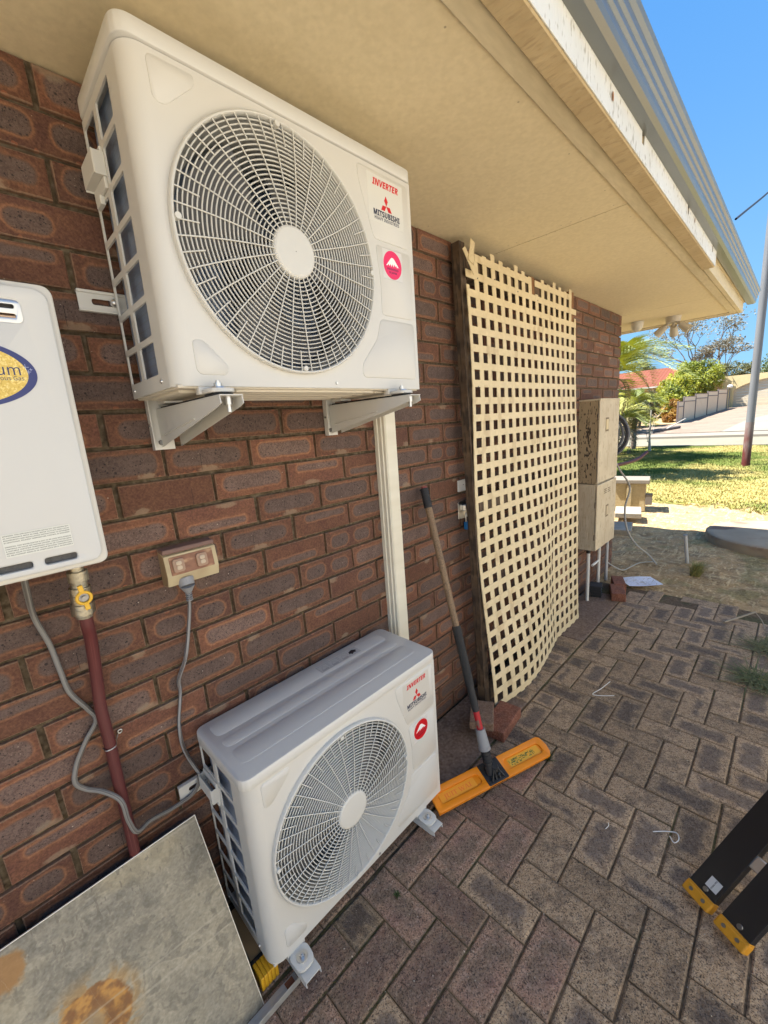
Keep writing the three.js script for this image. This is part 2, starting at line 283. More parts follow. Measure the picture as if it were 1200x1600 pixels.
// grass of the lawn: nobody could count it
{
  const blades = [], rg = rng(15);
  for (let k = 0; k < 9; k++) {
    const a = rg() * 6.28, l = 0.024 + 0.026 * rg(), w = 0.0035 + 0.002 * rg(), b = 0.02 + 0.04 * rg(), ox = (rg() - 0.5) * 0.05, oz = (rg() - 0.5) * 0.05, c = Math.cos(a), s = Math.sin(a);
    const P = (f, t, e) => [ox + c * b * t - s * w * e * f, l * f * (1 - 0.25 * t), oz + s * b * t + c * w * e * f];
    const v0 = [ox - s * w, 0, oz + c * w], v1 = [ox + s * w, 0, oz - c * w], v2 = [ox + c * b * 0.4 - s * w * .8, l * 0.6, oz + s * b * 0.4 + c * w * .8], v3 = [ox + c * b * 0.4 + s * w * .8, l * 0.6, oz + s * b * 0.4 - c * w * .8], v4 = [ox + c * b, l, oz + s * b];
    blades.push(...v0, ...v1, ...v2, ...v1, ...v3, ...v2, ...v2, ...v3, ...v4);
  }
  const g = new THREE.BufferGeometry(); g.setAttribute('position', new THREE.Float32BufferAttribute(blades, 3)); g.computeVertexNormals();
  const spots = []; let guard = 0;
  while (spots.length < 60000 && guard++ < 600000) {
    const x = 6.2 + 11 * Math.pow(rg(), 1.35), z = -5 + 7.2 * rg(), e = lawnEdge(z);
    if (z < 1.16 - 0.42 * (x + 0.36) - 0.3) continue;                // behind the corner of the house
    const keep = sm(e - 0.5, e + 0.8, x) * (0.25 + 1.0 * fbm(x * 0.8, z * 0.8, 57, 3));
    if (rg() > keep) continue;
    spots.push([x, z]);
  }
  const im = new THREE.InstancedMesh(g, mat(0xffffff, 0.85), spots.length), M = new THREE.Matrix4(), q = new THREE.Quaternion(), c = new THREE.Color();
  spots.forEach(([x, z], i) => {
    const s = 0.7 + 0.7 * rg(), dry = clamp(sm(0.38, 0.62, fbm(x * 0.9 + 20, z * 0.9, 58, 4) + 0.06) * 0.95 + 0.25 * (rg() - 0.5));
    q.setFromAxisAngle(V(0, 1, 0), rg() * 6.28); M.compose(V(x, 0.008, z), q, V(s, s * (0.8 + 0.5 * rg()), s)); im.setMatrixAt(i, M);
    c.setRGB(...mix3([0.140, 0.185, 0.028], [0.46, 0.38, 0.13], dry)); im.setColorAt(i, c);
  });
  im.name = 'grass'; im.userData = { kind: 'stuff', label: 'short green and yellow lawn grass beyond the sand', category: 'grass' }; im.castShadow = im.receiveShadow = true; scene.add(im);
  // straw and dry stalks on the sand
  const st = [], rs = rng(16);
  for (let i = 0; i < 9500; i++) {
    const x = 3.35 + 4.2 * Math.pow(rs(), 1.2), z = -0.4 + 2.2 * rs(); if (z < 1.16 - 0.30 * (x + 0.36)) continue;
    const a = rs() * 6.28, l = 0.02 + 0.09 * rs() * rs(), w = 0.0012 + 0.001 * rs(), y = 0.012 + 0.02 * rs() + humps(x, z), dx = Math.cos(a) * l, dz = Math.sin(a) * l, up = 0.02 * rs() * rs();
    st.push(x - dz / l * w, y, z + dx / l * w, x + dz / l * w, y, z - dx / l * w, x + dx, y + up, z + dz);
  }
  const gs = new THREE.BufferGeometry(); gs.setAttribute('position', new THREE.Float32BufferAttribute(st, 3)); gs.computeVertexNormals();
  const o = new THREE.Mesh(gs, mat([0.30, 0.23, 0.12], 0.9)); o.name = 'straw'; o.userData = { kind: 'stuff', label: 'loose dry straw scattered over the sand', category: 'straw' }; o.castShadow = o.receiveShadow = true; scene.add(o);
}

// ---------------------------------------------------------------- paving: herringbone clay pavers, each its own piece
const PX = 0.1113, PZ = 0.1143, X0 = 1.264, Z0 = 0.857;              // cell pitch, and the corner of cell (3, 0)
const bedTex = tex(512, 512, (u, v) => { const b = fbm(u * 9, v * 9, 65, 5, 9, 9), n = fbm(u * 120, v * 120, 66, 3, 120, 120); return mix3(mix3([104, 86, 64], [76, 62, 47], b), [66, 74, 36], 0.5 * sm(0.5, 0.68, fbm(u * 6 + 3, v * 6, 67, 4, 6, 6))).map(q => q + (n - 0.5) * 60); });
const bedMat = mat(0xffffff, 0.95, { map: bedTex, bumpMap: coarse, bumpScale: 0.006 });
const paving = struct('pavement', uvm(box(-1.6, 3.34, -0.05, -0.0045, 0.0, 1.955)), bedMat, 'brown herringbone brick paving beside the house');
function paverGeo(w, d, h, jit, seed) {                             // chamfered clay block, top uv 0..1, long way along u
  const r = rng(seed), c = 0.0045, j = () => (r() - 0.5) * jit, P = [], U = [];
  const bx = [[-w / 2 + j(), -d / 2 + j()], [w / 2 + j(), -d / 2 + j()], [w / 2 + j(), d / 2 + j()], [-w / 2 + j(), d / 2 + j()]];
  const k = bx.map(([x, z]) => [x * (1 - 2 * c / w), z * (1 - 2 * c / d)]);
  const uv = (x, z) => w >= d ? [x / w + 0.5, z / d + 0.5] : [z / d + 0.5, x / w + 0.5];
  const tri = (...v) => v.forEach(([x, y, z]) => { P.push(x, y, z); U.push(...uv(x, z)); });
  const T = k.map(([x, z]) => [x, j() * 0.35, z]), B = bx.map(([x, z]) => [x, -0.0035, z]), F = bx.map(([x, z]) => [x, -h, z]);
  tri(T[0], T[2], T[1], T[0], T[3], T[2]);
  for (let i = 0; i < 4; i++) { const n = (i + 1) % 4; tri(T[i], T[n], B[n], T[i], B[n], B[i]); tri(B[i], B[n], F[n], B[i], F[n], F[i]); }
  const g = new THREE.BufferGeometry(); g.setAttribute('position', new THREE.Float32BufferAttribute(P, 3)); g.setAttribute('uv', new THREE.Float32BufferAttribute(U, 2)); g.computeVertexNormals(); return g;
}
{
  const gap = 0.0026, gz = 0.0058, rp = rng(23), lie = [], stand = [], head = [];
  for (let i = 0; i < 5; i++) { lie.push(paverGeo(2 * PX - gap, PZ - gz, 0.04, 0.0022, 300 + i)); stand.push(paverGeo(PX - gap, 2 * PZ - gz, 0.04, 0.0022, 320 + i)); head.push(paverGeo(PX - gap, 0.212, 0.04, 0.002, 340 + i)); }
  const zmin = 0.285, keep = [], far = [];
  const mod = (a, n) => ((a % n) + n) % n;
  const put = (g, x, z, flip, w, d) => {
    const q = toPx(x, 0, z), vis = q && q[0] > -90 && q[0] < 1290 && q[1] > 600 && q[1] < 1720, dist = Math.hypot(x + 0.36, 1.47, z - 1.16);
    const reddish = x < 1.05 && z < 0.62 || (x < 0.5 && z < 0.8);
    let m = Math.floor(rp() * paverMats.length); if (reddish && rp() < 0.75) m = 6 + Math.floor(rp() * 2); else if (!reddish && m > 5 && m < 8) m = Math.floor(rp() * 4);
    (vis ? keep : far).push({ g, x, z, y: (rp() - 0.5) * 0.003, m, rot: flip ? Math.PI : 0, tx: (rp() - 0.5) * 0.006, tz: (rp() - 0.5) * 0.006, dist });
  };
  for (let j = -6; j <= 9; j++) for (let i = -24; i <= 21; i++) {
    const c = mod(i - j, 4), x = X0 + (i - 3) * PX, z = Z0 + j * PZ, end = 3.30 + 0.25 * (hash(i, j, 5) - 0.5) * (z > 0.6 ? 1 : 0.2);
    if (c === 0 && z >= zmin - 0.01 && x + PX < end) put(lie[Math.floor(rp() * 5)], x + PX, z + PZ / 2, rp() < 0.5);
    if (c === 2 && x + PX / 2 < end) {
      const za = z - PZ, zb = z + PZ;
      if (za >= zmin - 0.01) put(stand[Math.floor(rp() * 5)], x + PX / 2, z, rp() < 0.5);
      else if (zb > zmin + 0.05) put(paverGeo(PX - gap, PZ - gz, 0.04, 0.002, 900 + i), x + PX / 2, z + PZ / 2, false);
    }
  }
  for (let i = -8; i <= 26; i++) { const x = -0.9 + (i + 8) * PX + PX / 2 + 0.02; if (x < 3.05 && !(x > 0.72 && x < 1.42) && !(x > 2.28)) put(head[Math.floor(rp() * 5)], x, 0.172, rp() < 0.5); }
  keep.sort((a, b) => a.dist - b.dist); if (keep.length > 300) far.push(...keep.splice(300));
  for (const k of keep) { const o = part('paver', k.g, paverMats[k.m], paving); o.position.set(k.x, k.y, k.z); o.rotation.set(k.tx, k.rot, k.tz); }
  const groups = paverMats.map(() => []);
  for (const k of far) groups[k.m].push(prep(k.g.clone()).rotateY(k.rot).translate(k.x, k.y, k.z));
  const used = groups.map((a, i) => a.length ? i : -1).filter(i => i >= 0);
  if (used.length) { const o = part('pavers', mergeGeometries(used.map(i => mergeGeometries(groups[i])), true), used.map(i => paverMats[i]), paving); o.userData.kind = 'stuff'; }
  // mortared concrete strips by the wall
  const padMat = mat(0xffffff, 0.92, { map: tex(512, 512, (u, v) => { const b = fbm(u * 5, v * 5, 68, 5, 5, 5), n = fbm(u * 110, v * 110, 69, 3, 110, 110); return mix3([128, 106, 90], [104, 88, 76], b).map(q => q + (n - 0.5) * 56); }), bumpMap: coarse, bumpScale: 0.004 });
  part('concrete_strip', uvm(merge(rbox(0.680, 1.4555, -0.04, 0.001, 0.004, 0.279, 0.006))), padMat, paving, 'dusty concrete patch under the broom');
  part('concrete_strip', uvm(merge(rbox(2.2385, 3.1, -0.04, 0.002, 0.004, 0.279, 0.006))), padMat, paving, 'concrete strip under the meter box');
  // moss and dirt standing in some of the joints
  const ms = [], rm = rng(37);
  for (let j = -5; j <= 5; j++) for (let i = -22; i <= 18; i++) {
    if (mod(i - j, 4) === 2) continue; const x = X0 + (i - 3) * PX, z = Z0 + j * PZ, k = fbm(x * 1.7 + 4, z * 1.7, 39, 3); if (x < -0.1 || x > 2.9 || k < 0.50) continue;
    const n = Math.floor(60 * (k - 0.46) / 0.2);
    for (let q = 0; q < n; q++) { const s = 0.0010 + 0.0022 * rm(); ms.push(new THREE.TetrahedronGeometry(s).rotateX(rm() * 3).rotateY(rm() * 6).scale(1, 0.8, 1).translate(x + rm() * PX, -0.002 + 0.0018 * rm(), z + (rm() - 0.5) * 0.0052)); }
  }
  if (ms.length) { const o = part('joint_moss', merge(ms), mat(0xffffff, 0.95, { map: tex(64, 64, (u, v) => mix3([62, 70, 34], [88, 74, 52], fbm(u * 6, v * 6, 77, 3, 6, 6))) }), paving, 'dark moss and dirt in the paving joints'); o.userData.kind = 'stuff'; }
  // grit and crumbs lying on the paving
  const gr = [], rg = rng(29);
  for (let i = 0; i < 900; i++) {
    const x = rg() * 3.1, z = 0.28 + 1.2 * Math.pow(rg(), 0.9), s = 0.0008 + 0.0024 * rg() * rg(), g = new THREE.TetrahedronGeometry(s).rotateX(rg() * 3).rotateY(rg() * 6); gr.push(g.translate(x, s * 0.5 + 0.001, z));
  }
  const gp = new THREE.Mesh(merge(gr), mat([0.42, 0.38, 0.32], 0.9)); gp.name = 'grit'; gp.userData = { kind: 'stuff', label: 'pale grit and crumbs lying on the paving', category: 'grit' }; gp.castShadow = gp.receiveShadow = true; scene.add(gp);
}

// ================================================================ the brick house
const house = thing('brick_house', 'red brown brick house wall under a wide cream eave with grey gutter', 'house');
const WALL_END = 3.775, SOFFIT = 2.236, BC = 0.086, BL = 0.24;
{
  const wall = part('wall', uvm(merge(box(-4, WALL_END - 0.012, -0.06, SOFFIT + 0.05, -0.24, -0.0115), box(WALL_END - 0.24, WALL_END - 0.0125, -0.06, SOFFIT + 0.05, -7, -0.24), box(-4, -3.8, -0.06, SOFFIT + 0.05, -7, -0.24), box(-3.8, WALL_END - 0.24, -0.06, SOFFIT + 0.05, -7, -6.8))), mortarMat, house, 'mortar jointed brick wall');
  const geoCache = {};
  const brickGeo = (w, h, v) => {
    const key = w.toFixed(4) + '_' + h.toFixed(4) + '_' + v; if (geoCache[key]) return geoCache[key];
    const r = rng(40 + v), c = 0.0022, j = () => (r() - 0.5) * 0.0022, P = [], U = [], full = 0.23;
    const o = [[-w / 2 + j(), -h / 2 + j()], [w / 2 + j(), -h / 2 + j()], [w / 2 + j(), h / 2 + j()], [-w / 2 + j(), h / 2 + j()]];
    const k = o.map(([x, y]) => [x - Math.sign(x) * c, y - Math.sign(y) * c]), u0 = w < 0.2 ? (v % 2 ? 0 : 1 - w / full) : 0, us = w < 0.2 ? w / full : 1;
    const tri = (...q) => q.forEach(([x, y, z]) => { P.push(x, y, z); U.push(u0 + us * (x / w + 0.5), y / 0.076 + 0.5); });
    const F = k.map(([x, y]) => [x, y, 0]), C = o.map(([x, y]) => [x, y, -0.002]), B = o.map(([x, y]) => [x, y, -0.03]);
    tri(F[0], F[1], F[2], F[0], F[2], F[3]);
    for (let i = 0; i < 4; i++) { const n = (i + 1) % 4; tri(F[n], F[i], C[i], F[n], C[i], C[n]); tri(C[n], C[i], B[i], C[n], B[i], B[n]); }
    const g = new THREE.BufferGeometry(); g.setAttribute('position', new THREE.Float32BufferAttribute(P, 3)); g.setAttribute('uv', new THREE.Float32BufferAttribute(U, 2)); g.computeVertexNormals(); return geoCache[key] = g;
  };
  const hid = [[[735, 440], [898, 465], [890, 950], [778, 1085]], [[185, 70], [625, 285], [645, 595], [270, 590], [218, 600], [140, 190]], [[305, 1140], [583, 990], [660, 1025], [678, 1222], [432, 1492], [352, 1380]], [[-50, 460], [66, 462], [155, 865], [-50, 915]]];
  const show = [], rest = [], rb = rng(51);
  for (let c = 0; c < 26; c++) {
    const y0 = (25 - c) * BC + 0.005, y1 = Math.min(y0 + 0.076, SOFFIT - 0.001), odd = c % 2 === 1;
    for (let k = -11; k < 17; k++) {
      let a = (odd ? 0 : 0.12) + k * BL + 0.005, b = a + 0.23; if (a > WALL_END - 0.01) continue; if (b > WALL_END) b = WALL_END;
      const x = (a + b) / 2 + (rb() - 0.5) * 0.004, y = (y0 + y1) / 2 + (rb() - 0.5) * 0.002, q = toPx(x, y, 0), m = Math.floor(rb() * brickMats.length);
      const vis = q && q[0] > -30 && q[0] < 1210 && q[1] > -10 && q[1] < 1640 && !hid.some(P => inside(q, P));
      (vis ? show : rest).push({ g: brickGeo(b - a, y1 - y0, Math.floor(rb() * 4)), x, y, z: (rb() - 0.5) * 0.003, m, t: (rb() - 0.5) * 0.008, d: Math.hypot(x + 0.36, y - 1.47, 1.16), flip: rb() < 0.5 });
    }
  }
  show.sort((a, b) => a.d - b.d); if (show.length > 300) rest.push(...show.splice(300));
  for (const k of show) { const o = part('brick', k.g, brickMats[k.m], wall); o.position.set(k.x, k.y, k.z); o.rotation.z = k.t + (k.flip ? Math.PI : 0); }
  const grp = brickMats.map(() => []); for (const k of rest) grp[k.m].push(prep(k.g.clone()).rotateZ(k.t).translate(k.x, k.y, k.z));
  const o = part('bricks', mergeGeometries(grp.filter(a => a.length).map(a => mergeGeometries(a)), true), brickMats.filter((_, i) => grp[i].length), wall); o.userData.kind = 'stuff';
  // bricks of the end wall, seen only from beyond the corner
  const eg = brickMats.map(() => []);
  for (let c = 0; c < 26; c++) for (let k = 0; k < 8; k++) { const m = Math.floor(rb() * brickMats.length); eg[m].push(prep(brickGeo(0.23, Math.min(0.076, SOFFIT - 0.001 - (25 - c) * BC - 0.005), k % 4).clone()).rotateY(Math.PI / 2).translate(WALL_END, (25 - c) * BC + 0.043 - (c === 0 ? 0.003 : 0), -0.14 - (c % 2 ? 0.12 : 0) - k * BL)); }
  const oe = part('bricks', mergeGeometries(eg.map(a => mergeGeometries(a)), true), brickMats, wall); oe.userData.kind = 'stuff';

  // eave: soffit sheets with open joints, cover strip, rough beam, fascia, gutter, roof
  const xs = [-4, -0.75, 1.615, 3.80, 4.70];
  for (let i = 0; i < 4; i++) part('soffit_panel', uvm(rbox(xs[i] + 0.0025, xs[i + 1] - 0.0025, SOFFIT, SOFFIT + 0.008, i === 3 ? -7 : -0.05, 0.632, 0.0015, 1)), soffitMat, house);
  { const rn = rng(61); for (let k = 0; k < 44; k++) { const x = k < 30 ? -0.5 + (k % 15) * 0.32 + 0.02 * rn() : 1.6 + (rn() < 0.5 ? -0.02 : 0.02), z = k < 15 ? 0.585 : k < 30 ? 0.03 : 0.05 + (k - 30) * 0.04; part('nail_head', new THREE.CircleGeometry(0.0028, 8).rotateX(Math.PI / 2).translate(x, SOFFIT - 0.0006, z), mat([0.40, 0.33, 0.22], 0.8), house); } }
  part('cover_strip', uvm(rbox(-4, 4.70, SOFFIT - 0.009, SOFFIT + 0.004, 0.616, 0.668, 0.003)), trimMat, house);
  part('cover_strip', uvm(rbox(4.655, 4.705, SOFFIT - 0.009, SOFFIT + 0.004, -7, 0.615, 0.003)), trimMat, house);
  // painted sawn beam with notched top, butt end showing at x = 2.83
  const bs = new THREE.Shape(); bs.moveTo(-4, 2.217); bs.lineTo(2.83, 2.217); bs.lineTo(2.83, 2.297);
  for (const nx of [2.70, 2.02, 1.30, 0.55, -0.2, -0.95, -1.7]) { bs.lineTo(nx + 0.018, 2.300); bs.lineTo(nx + 0.012, 2.262); bs.lineTo(nx - 0.012, 2.262); bs.lineTo(nx - 0.018, 2.300); }
  bs.lineTo(-4, 2.300); bs.closePath();
  const bg = extrude(bs, 0.052, 0.003, 1).translate(0, 0, 0.675); part('eave_beam', uvm(toCreasedNormals(bg, 0.5)), beamMat, house, 'rough sawn beam with white painted notched face');
  part('beam_face', uvm(toCreasedNormals(extrude(bs, 0.002, 0.0006, 1).translate(0, 0.0006, 0.7312), 0.5)), mat(0xffffff, 0.8, { map: tex(1024, 256, (u, v) => { const n = fbm(u * 9, v * 3, 336, 4, 9, 3), k = sm(0.66, 0.76, fbm(u * 120, v * 50, 337, 3, 120, 50)); return mix3(mix3([226, 226, 220], [208, 206, 196], n), [140, 132, 116], 0.5 * k); }), bumpMap: beamBump, bumpScale: 0.004 }), house, 'white painted face of the beam');
  for (const [nx, ny] of [[1.0, 2.262], [2.16, 2.275]]) part('rust_spot', new THREE.CircleGeometry(0.009, 9).scale(0.7, 1.3, 1).translate(nx, ny, 0.7362), mat([0.30, 0.13, 0.05], 0.9), house);
  part('fascia', uvm(merge(rbox(2.84, 4.74, 2.222, 2.33, 0.672, 0.70, 0.003), rbox(-4, 4.74, 2.302, 2.385, 0.690, 0.712, 0.003), rbox(4.712, 4.738, 2.222, 2.385, -7, 0.670, 0.003))), trimMat, house);
  const gp = [[0.716, 2.398], [0.716, 2.300], [0.722, 2.293], [0.764, 2.292], [0.776, 2.300], [0.780, 2.312], [0.780, 2.330], [0.786, 2.336], [0.786, 2.352], [0.792, 2.358], [0.792, 2.378], [0.800, 2.386], [0.804, 2.396], [0.801, 2.404], [0.795, 2.404], [0.797, 2.395], [0.788, 2.388], [0.786, 2.362], [0.776, 2.340], [0.772, 2.310], [0.764, 2.300], [0.724, 2.300], [0.722, 2.398]];
  const gs = poly(gp), gm = mat([0.17, 0.18, 0.175], 0.28, { metalness: 0.35, bumpMap: rep(grain, 3, 3), bumpScale: 0.0003 });
  const flip = poly(gp.map(([z, y]) => [-z, y])), flipCap = poly(gp.slice(0, 15).map(([z, y]) => [-z, y]));
  const run = new THREE.ExtrudeGeometry(flip, { depth: 8.82, bevelEnabled: false }).rotateY(Math.PI / 2).translate(-4, 0, 0);
  const cap = new THREE.ExtrudeGeometry(flipCap, { depth: 0.002, bevelEnabled: false }).rotateY(Math.PI / 2).translate(4.8215, 0, 0);
  part('gutter', uvm(merge(run, cap)), gm, house, 'grey green metal gutter with stepped front');
  part('gutter', uvm(new THREE.ExtrudeGeometry(gs, { depth: 7.6, bevelEnabled: false }).translate(4.018, 0, -6.91)), gm, house);
  const tile = mat(0xffffff, 0.8, { map: concTex([120, 84, 66], [96, 66, 54], 91) });
  const rg = new THREE.BufferGeometry(), A = [-4.1, 2.40, 0.74], B = [4.78, 2.40, 0.74], C = [4.78, 2.40, -7.2], D = [-4.1, 2.40, -7.2], E = [0.9, 3.95, -3.2], F = [-4.1, 3.95, -3.2];
  rg.setAttribute('position', new THREE.Float32BufferAttribute([...A, ...B, ...E, ...A, ...E, ...F, ...B, ...C, ...E, ...C, ...D, ...F, ...C, ...F, ...E, ...A, ...F, ...D, ...A, ...D, ...C, ...A, ...C, ...B], 3)); rg.computeVertexNormals();
  part('roof', uvm(rg), tile, house);
}

// ================================================================ air conditioner outdoor units
const inverterLabel = shade => canvasTex(560, 448, (g, w, h) => {
  const gr = shade ? '#c9c6bd' : '#d3d3cd'; g.fillStyle = gr; g.fillRect(0, 0, w, h);
  for (let i = 0; i < h; i += 2) { g.fillStyle = `rgba(${i % 4 ? 255 : 120},${i % 4 ? 255 : 120},${i % 4 ? 255 : 120},0.06)`; g.fillRect(0, i, w, 1); }
  g.fillStyle = '#c8101e'; g.textAlign = 'center'; g.font = 'bold italic 86px sans-serif'; g.save(); g.translate(w / 2, 96); g.fillText('INVERTER', 0, 0); g.strokeStyle = '#c8101e'; g.lineWidth = 4; g.strokeText('INVERTER', 0, 0); g.restore();
  const dia = (cx, cy, a) => { g.save(); g.translate(cx, cy); g.rotate(a); g.beginPath(); g.moveTo(0, 0); g.lineTo(29, -50); g.lineTo(0, -100); g.lineTo(-29, -50); g.closePath(); g.fill(); g.restore(); };
  for (let k = 0; k < 3; k++) dia(w / 2, 262, k * Math.PI * 2 / 3);
  g.fillStyle = '#1b2440'; g.font = 'bold 74px sans-serif'; g.strokeStyle = '#1b2440'; g.lineWidth = 4; g.strokeText('MITSUBISHI', w / 2, 378); g.fillText('MITSUBISHI', w / 2, 378); g.font = 'bold 44px sans-serif'; g.fillText('HEAVY INDUSTRIES', w / 2, 420);
});
const roundLabel = red => canvasTex(384, 384, (g, w) => {
  g.fillStyle = '#d2d0cc'; g.fillRect(0, 0, w, w); g.fillStyle = '#bdbcba'; g.fillRect(0, 0, w, 6); g.fillRect(0, w - 6, w, 6);
  g.fillStyle = red; g.beginPath(); g.arc(192, 192, 180, 0, 7); g.fill();
  g.fillStyle = '#f4f2f0'; g.beginPath(); g.moveTo(60, 212); g.lineTo(160, 108); g.lineTo(182, 96); g.lineTo(206, 98); g.lineTo(230, 112); g.lineTo(326, 212);
  for (const [x, y] of [[296, 196], [282, 214], [258, 180], [244, 206], [226, 172], [210, 214], [190, 176], [170, 214], [152, 180], [132, 208], [112, 186], [92, 206]]) g.lineTo(x, y); g.closePath(); g.fill();
  g.fillStyle = '#231a3a'; g.textAlign = 'center'; g.font = 'bold 36px sans-serif'; g.fillText('ENGINEERED', 192, 258); g.fillText('IN JAPAN', 192, 300);
});
const finMat = mat(0xffffff, 0.36, { metalness: 0.62, map: tex(128, 128, (u, v) => { const f = 0.5 + 0.5 * Math.sin(u * 128 * Math.PI / 2); const t = sm(0.86, 0.92, Math.abs(((v * 4) % 1) - 0.5) * 2); return mix3(mix3([120, 136, 162], [184, 200, 224], f), [150, 156, 164], t * 0.5); }), bumpMap: tex(128, 16, u => 127 + 127 * Math.sin(u * 128 * Math.PI / 2), { srgb: false }), bumpScale: 0.0003 });
const fanMat = mat([0.11, 0.11, 0.115], 0.55);
const inner = mat([0.30, 0.295, 0.275], 0.6);

function makeUnit(label, y0, o) {                                   // body 0.735 x 0.596 x 0.275, its base corner at (-0.05, y0, 0.025)
  const W = 0.735, H = 0.596, D = 0.275, r = 0.036, u = thing('outdoor_unit', label, 'air conditioner', { group: 'air conditioner outdoor units', pos: [-0.05, y0, 0.025] });
  const cx = 0.296, cy = 0.289 + (o.dy || 0), RO = 0.2515, cap = 0.030;
  // front panel with the round fan opening and folded edges
  const fs = new THREE.Shape(); fs.moveTo(r, 0); fs.lineTo(W - 0.004, 0); fs.lineTo(W - 0.004, H - cap - 0.0015); fs.lineTo(r, H - cap - 0.0015); fs.closePath();
  const hole = new THREE.Path(); hole.absarc(cx, cy, RO, 0, Math.PI * 2, true); fs.holes.push(hole);
  const fg = new THREE.ExtrudeGeometry(fs, { depth: 0.0012, bevelEnabled: false, curveSegments: 72 }).translate(0, 0, D - 0.0012);
  const fil = new THREE.CylinderGeometry(r, r, H - cap - 0.0015, 14, 1, true, -Math.PI / 2, Math.PI / 2).translate(r, (H - cap - 0.0015) / 2, D - r);
  const rim = new THREE.CylinderGeometry(0.004, 0.004, H - cap - 0.0015, 6, 1, true, 0, Math.PI / 2).translate(W - 0.004, (H - cap - 0.0015) / 2, D - 0.004);
  const lip = new THREE.CylinderGeometry(0.003, 0.003, W - r - 0.004, 6, 1, true).rotateZ(Math.PI / 2).translate((W + r) / 2 - 0.002, 0.0022, D - 0.003);
  const front = part('front_panel', merge(fg, fil, rim, lip), cabinet, u);
  // pressed shapes in the front panel
  const emb = (pts, rad) => part('pressed_panel', toCreasedNormals(extrude(roundPoly(pts, rad), 0.0006, 0.0022, 3).translate(0, 0, D - 0.0012), 0.9), cabinet, front);
  const dy = o.dy || 0;
  emb([[0.042, 0.553], [0.122, 0.553], [0.119, 0.536], [0.062, 0.485], [0.044, 0.487]], 0.012);
  emb([[0.046, 0.086], [0.066, 0.087], [0.112, 0.040], [0.106, 0.024], [0.047, 0.024]], 0.013);
  emb([[0.530, 0.552], [0.718, 0.552], [0.718, 0.391], [0.575, 0.391], [0.562, 0.430], [0.532, 0.520]], 0.012);
  emb([[0.580, 0.375], [0.718, 0.375], [0.718, 0.201], [0.588, 0.201], [0.590, 0.290]], 0.012);
  emb([[0.580, 0.186], [0.718, 0.186], [0.718, 0.031], [0.497, 0.031], [0.498, 0.062], [0.560, 0.130]], 0.014);
  // right side and back sheets
  part('side_panel', merge(box(W - 0.0012, W, 0, H - cap, 0.0, D - 0.004), box(W - 0.17, W, 0.0, H - cap, 0, 0.0012)), cabinet, u);
  // left side: open grille of two columns by seven rows
  const ss = new THREE.Shape(); ss.moveTo(0, 0); ss.lineTo(D - r, 0); ss.lineTo(D - r, H - cap - 0.001); ss.lineTo(0, H - cap - 0.001); ss.closePath();
  for (const [a, b] of [[0.006, 0.084], [0.104, 0.194]]) for (let k = 0; k < 7; k++) { const y = 0.031 + k * 0.0755, p = rrect(a, b, y, y + 0.0635, 0.005); ss.holes.push(new THREE.Path(p.getPoints(4))); }
  const sg = new THREE.ExtrudeGeometry(ss, { depth: 0.004, bevelEnabled: false, curveSegments: 4 }).rotateY(-Math.PI / 2).translate(0.004, 0, 0);
  const side = part('side_grille', sg, cabinet, u, 'open grille over the cooling fins');
  const hg = new THREE.Shape(); hg.moveTo(0, 0); hg.lineTo(-0.024, 0.020); hg.lineTo(-0.030, 0.058); hg.lineTo(-0.022, 0.066); hg.lineTo(0, 0.080); hg.closePath();
  const hs = merge(rbox(-0.006, 0.0, 0.462, 0.478, 0.012, 0.098, 0.002), rbox(-0.020, 0.0, 0.428, 0.431, 0.014, 0.098, 0.001), rbox(-0.0215, -0.0185, 0.428, 0.470, 0.014, 0.098, 0.0012), rbox(-0.020, 0.0, 0.425, 0.468, 0.012, 0.0148, 0.001), rbox(-0.020, 0.0, 0.425, 0.468, 0.0972, 0.100, 0.001), rbox(-0.006, 0.0, 0.405, 0.428, 0.014, 0.096, 0.002), rbox(-0.010, 0, 0.388, 0.405, 0.030, 0.062, 0.002));
  part('carry_handle', hs, plasticWhite, side);
  part('coil_fins', uvm(box(0.018, 0.030, 0.012, H - 0.034, 0.012, D - 0.045), 0.06), finMat, u);
  part('coil_fins', uvm(merge(box(0.03, W - 0.18, 0.012, H - 0.034, 0.004, 0.020)), 0.06), finMat, u);
  // inside: partition, shroud, fan with three blades, motor
  part('partition', box(W - 0.172, W - 0.170, 0.01, H - 0.035, 0.02, D - 0.01), inner, u);
  const sh = [[0.2515, 0], [0.249, -0.010], [0.240, -0.024], [0.234, -0.045], [0.234, -0.085], [0.242, -0.10]].map(([a, b]) => new THREE.Vector2(a, b));
  part('fan_shroud', new THREE.LatheGeometry(sh, 72).rotateX(Math.PI / 2).translate(cx, cy, D - 0.002), inner, u);
  const hub = [[0.001, 0.035], [0.040, 0.033], [0.052, 0.024], [0.056, 0], [0.056, -0.035], [0.001, -0.036]].map(([a, b]) => new THREE.Vector2(a, b));
  const fan = part('fan', new THREE.LatheGeometry(hub, 36).rotateX(Math.PI / 2).translate(cx, cy, D - 0.085), fanMat, u);
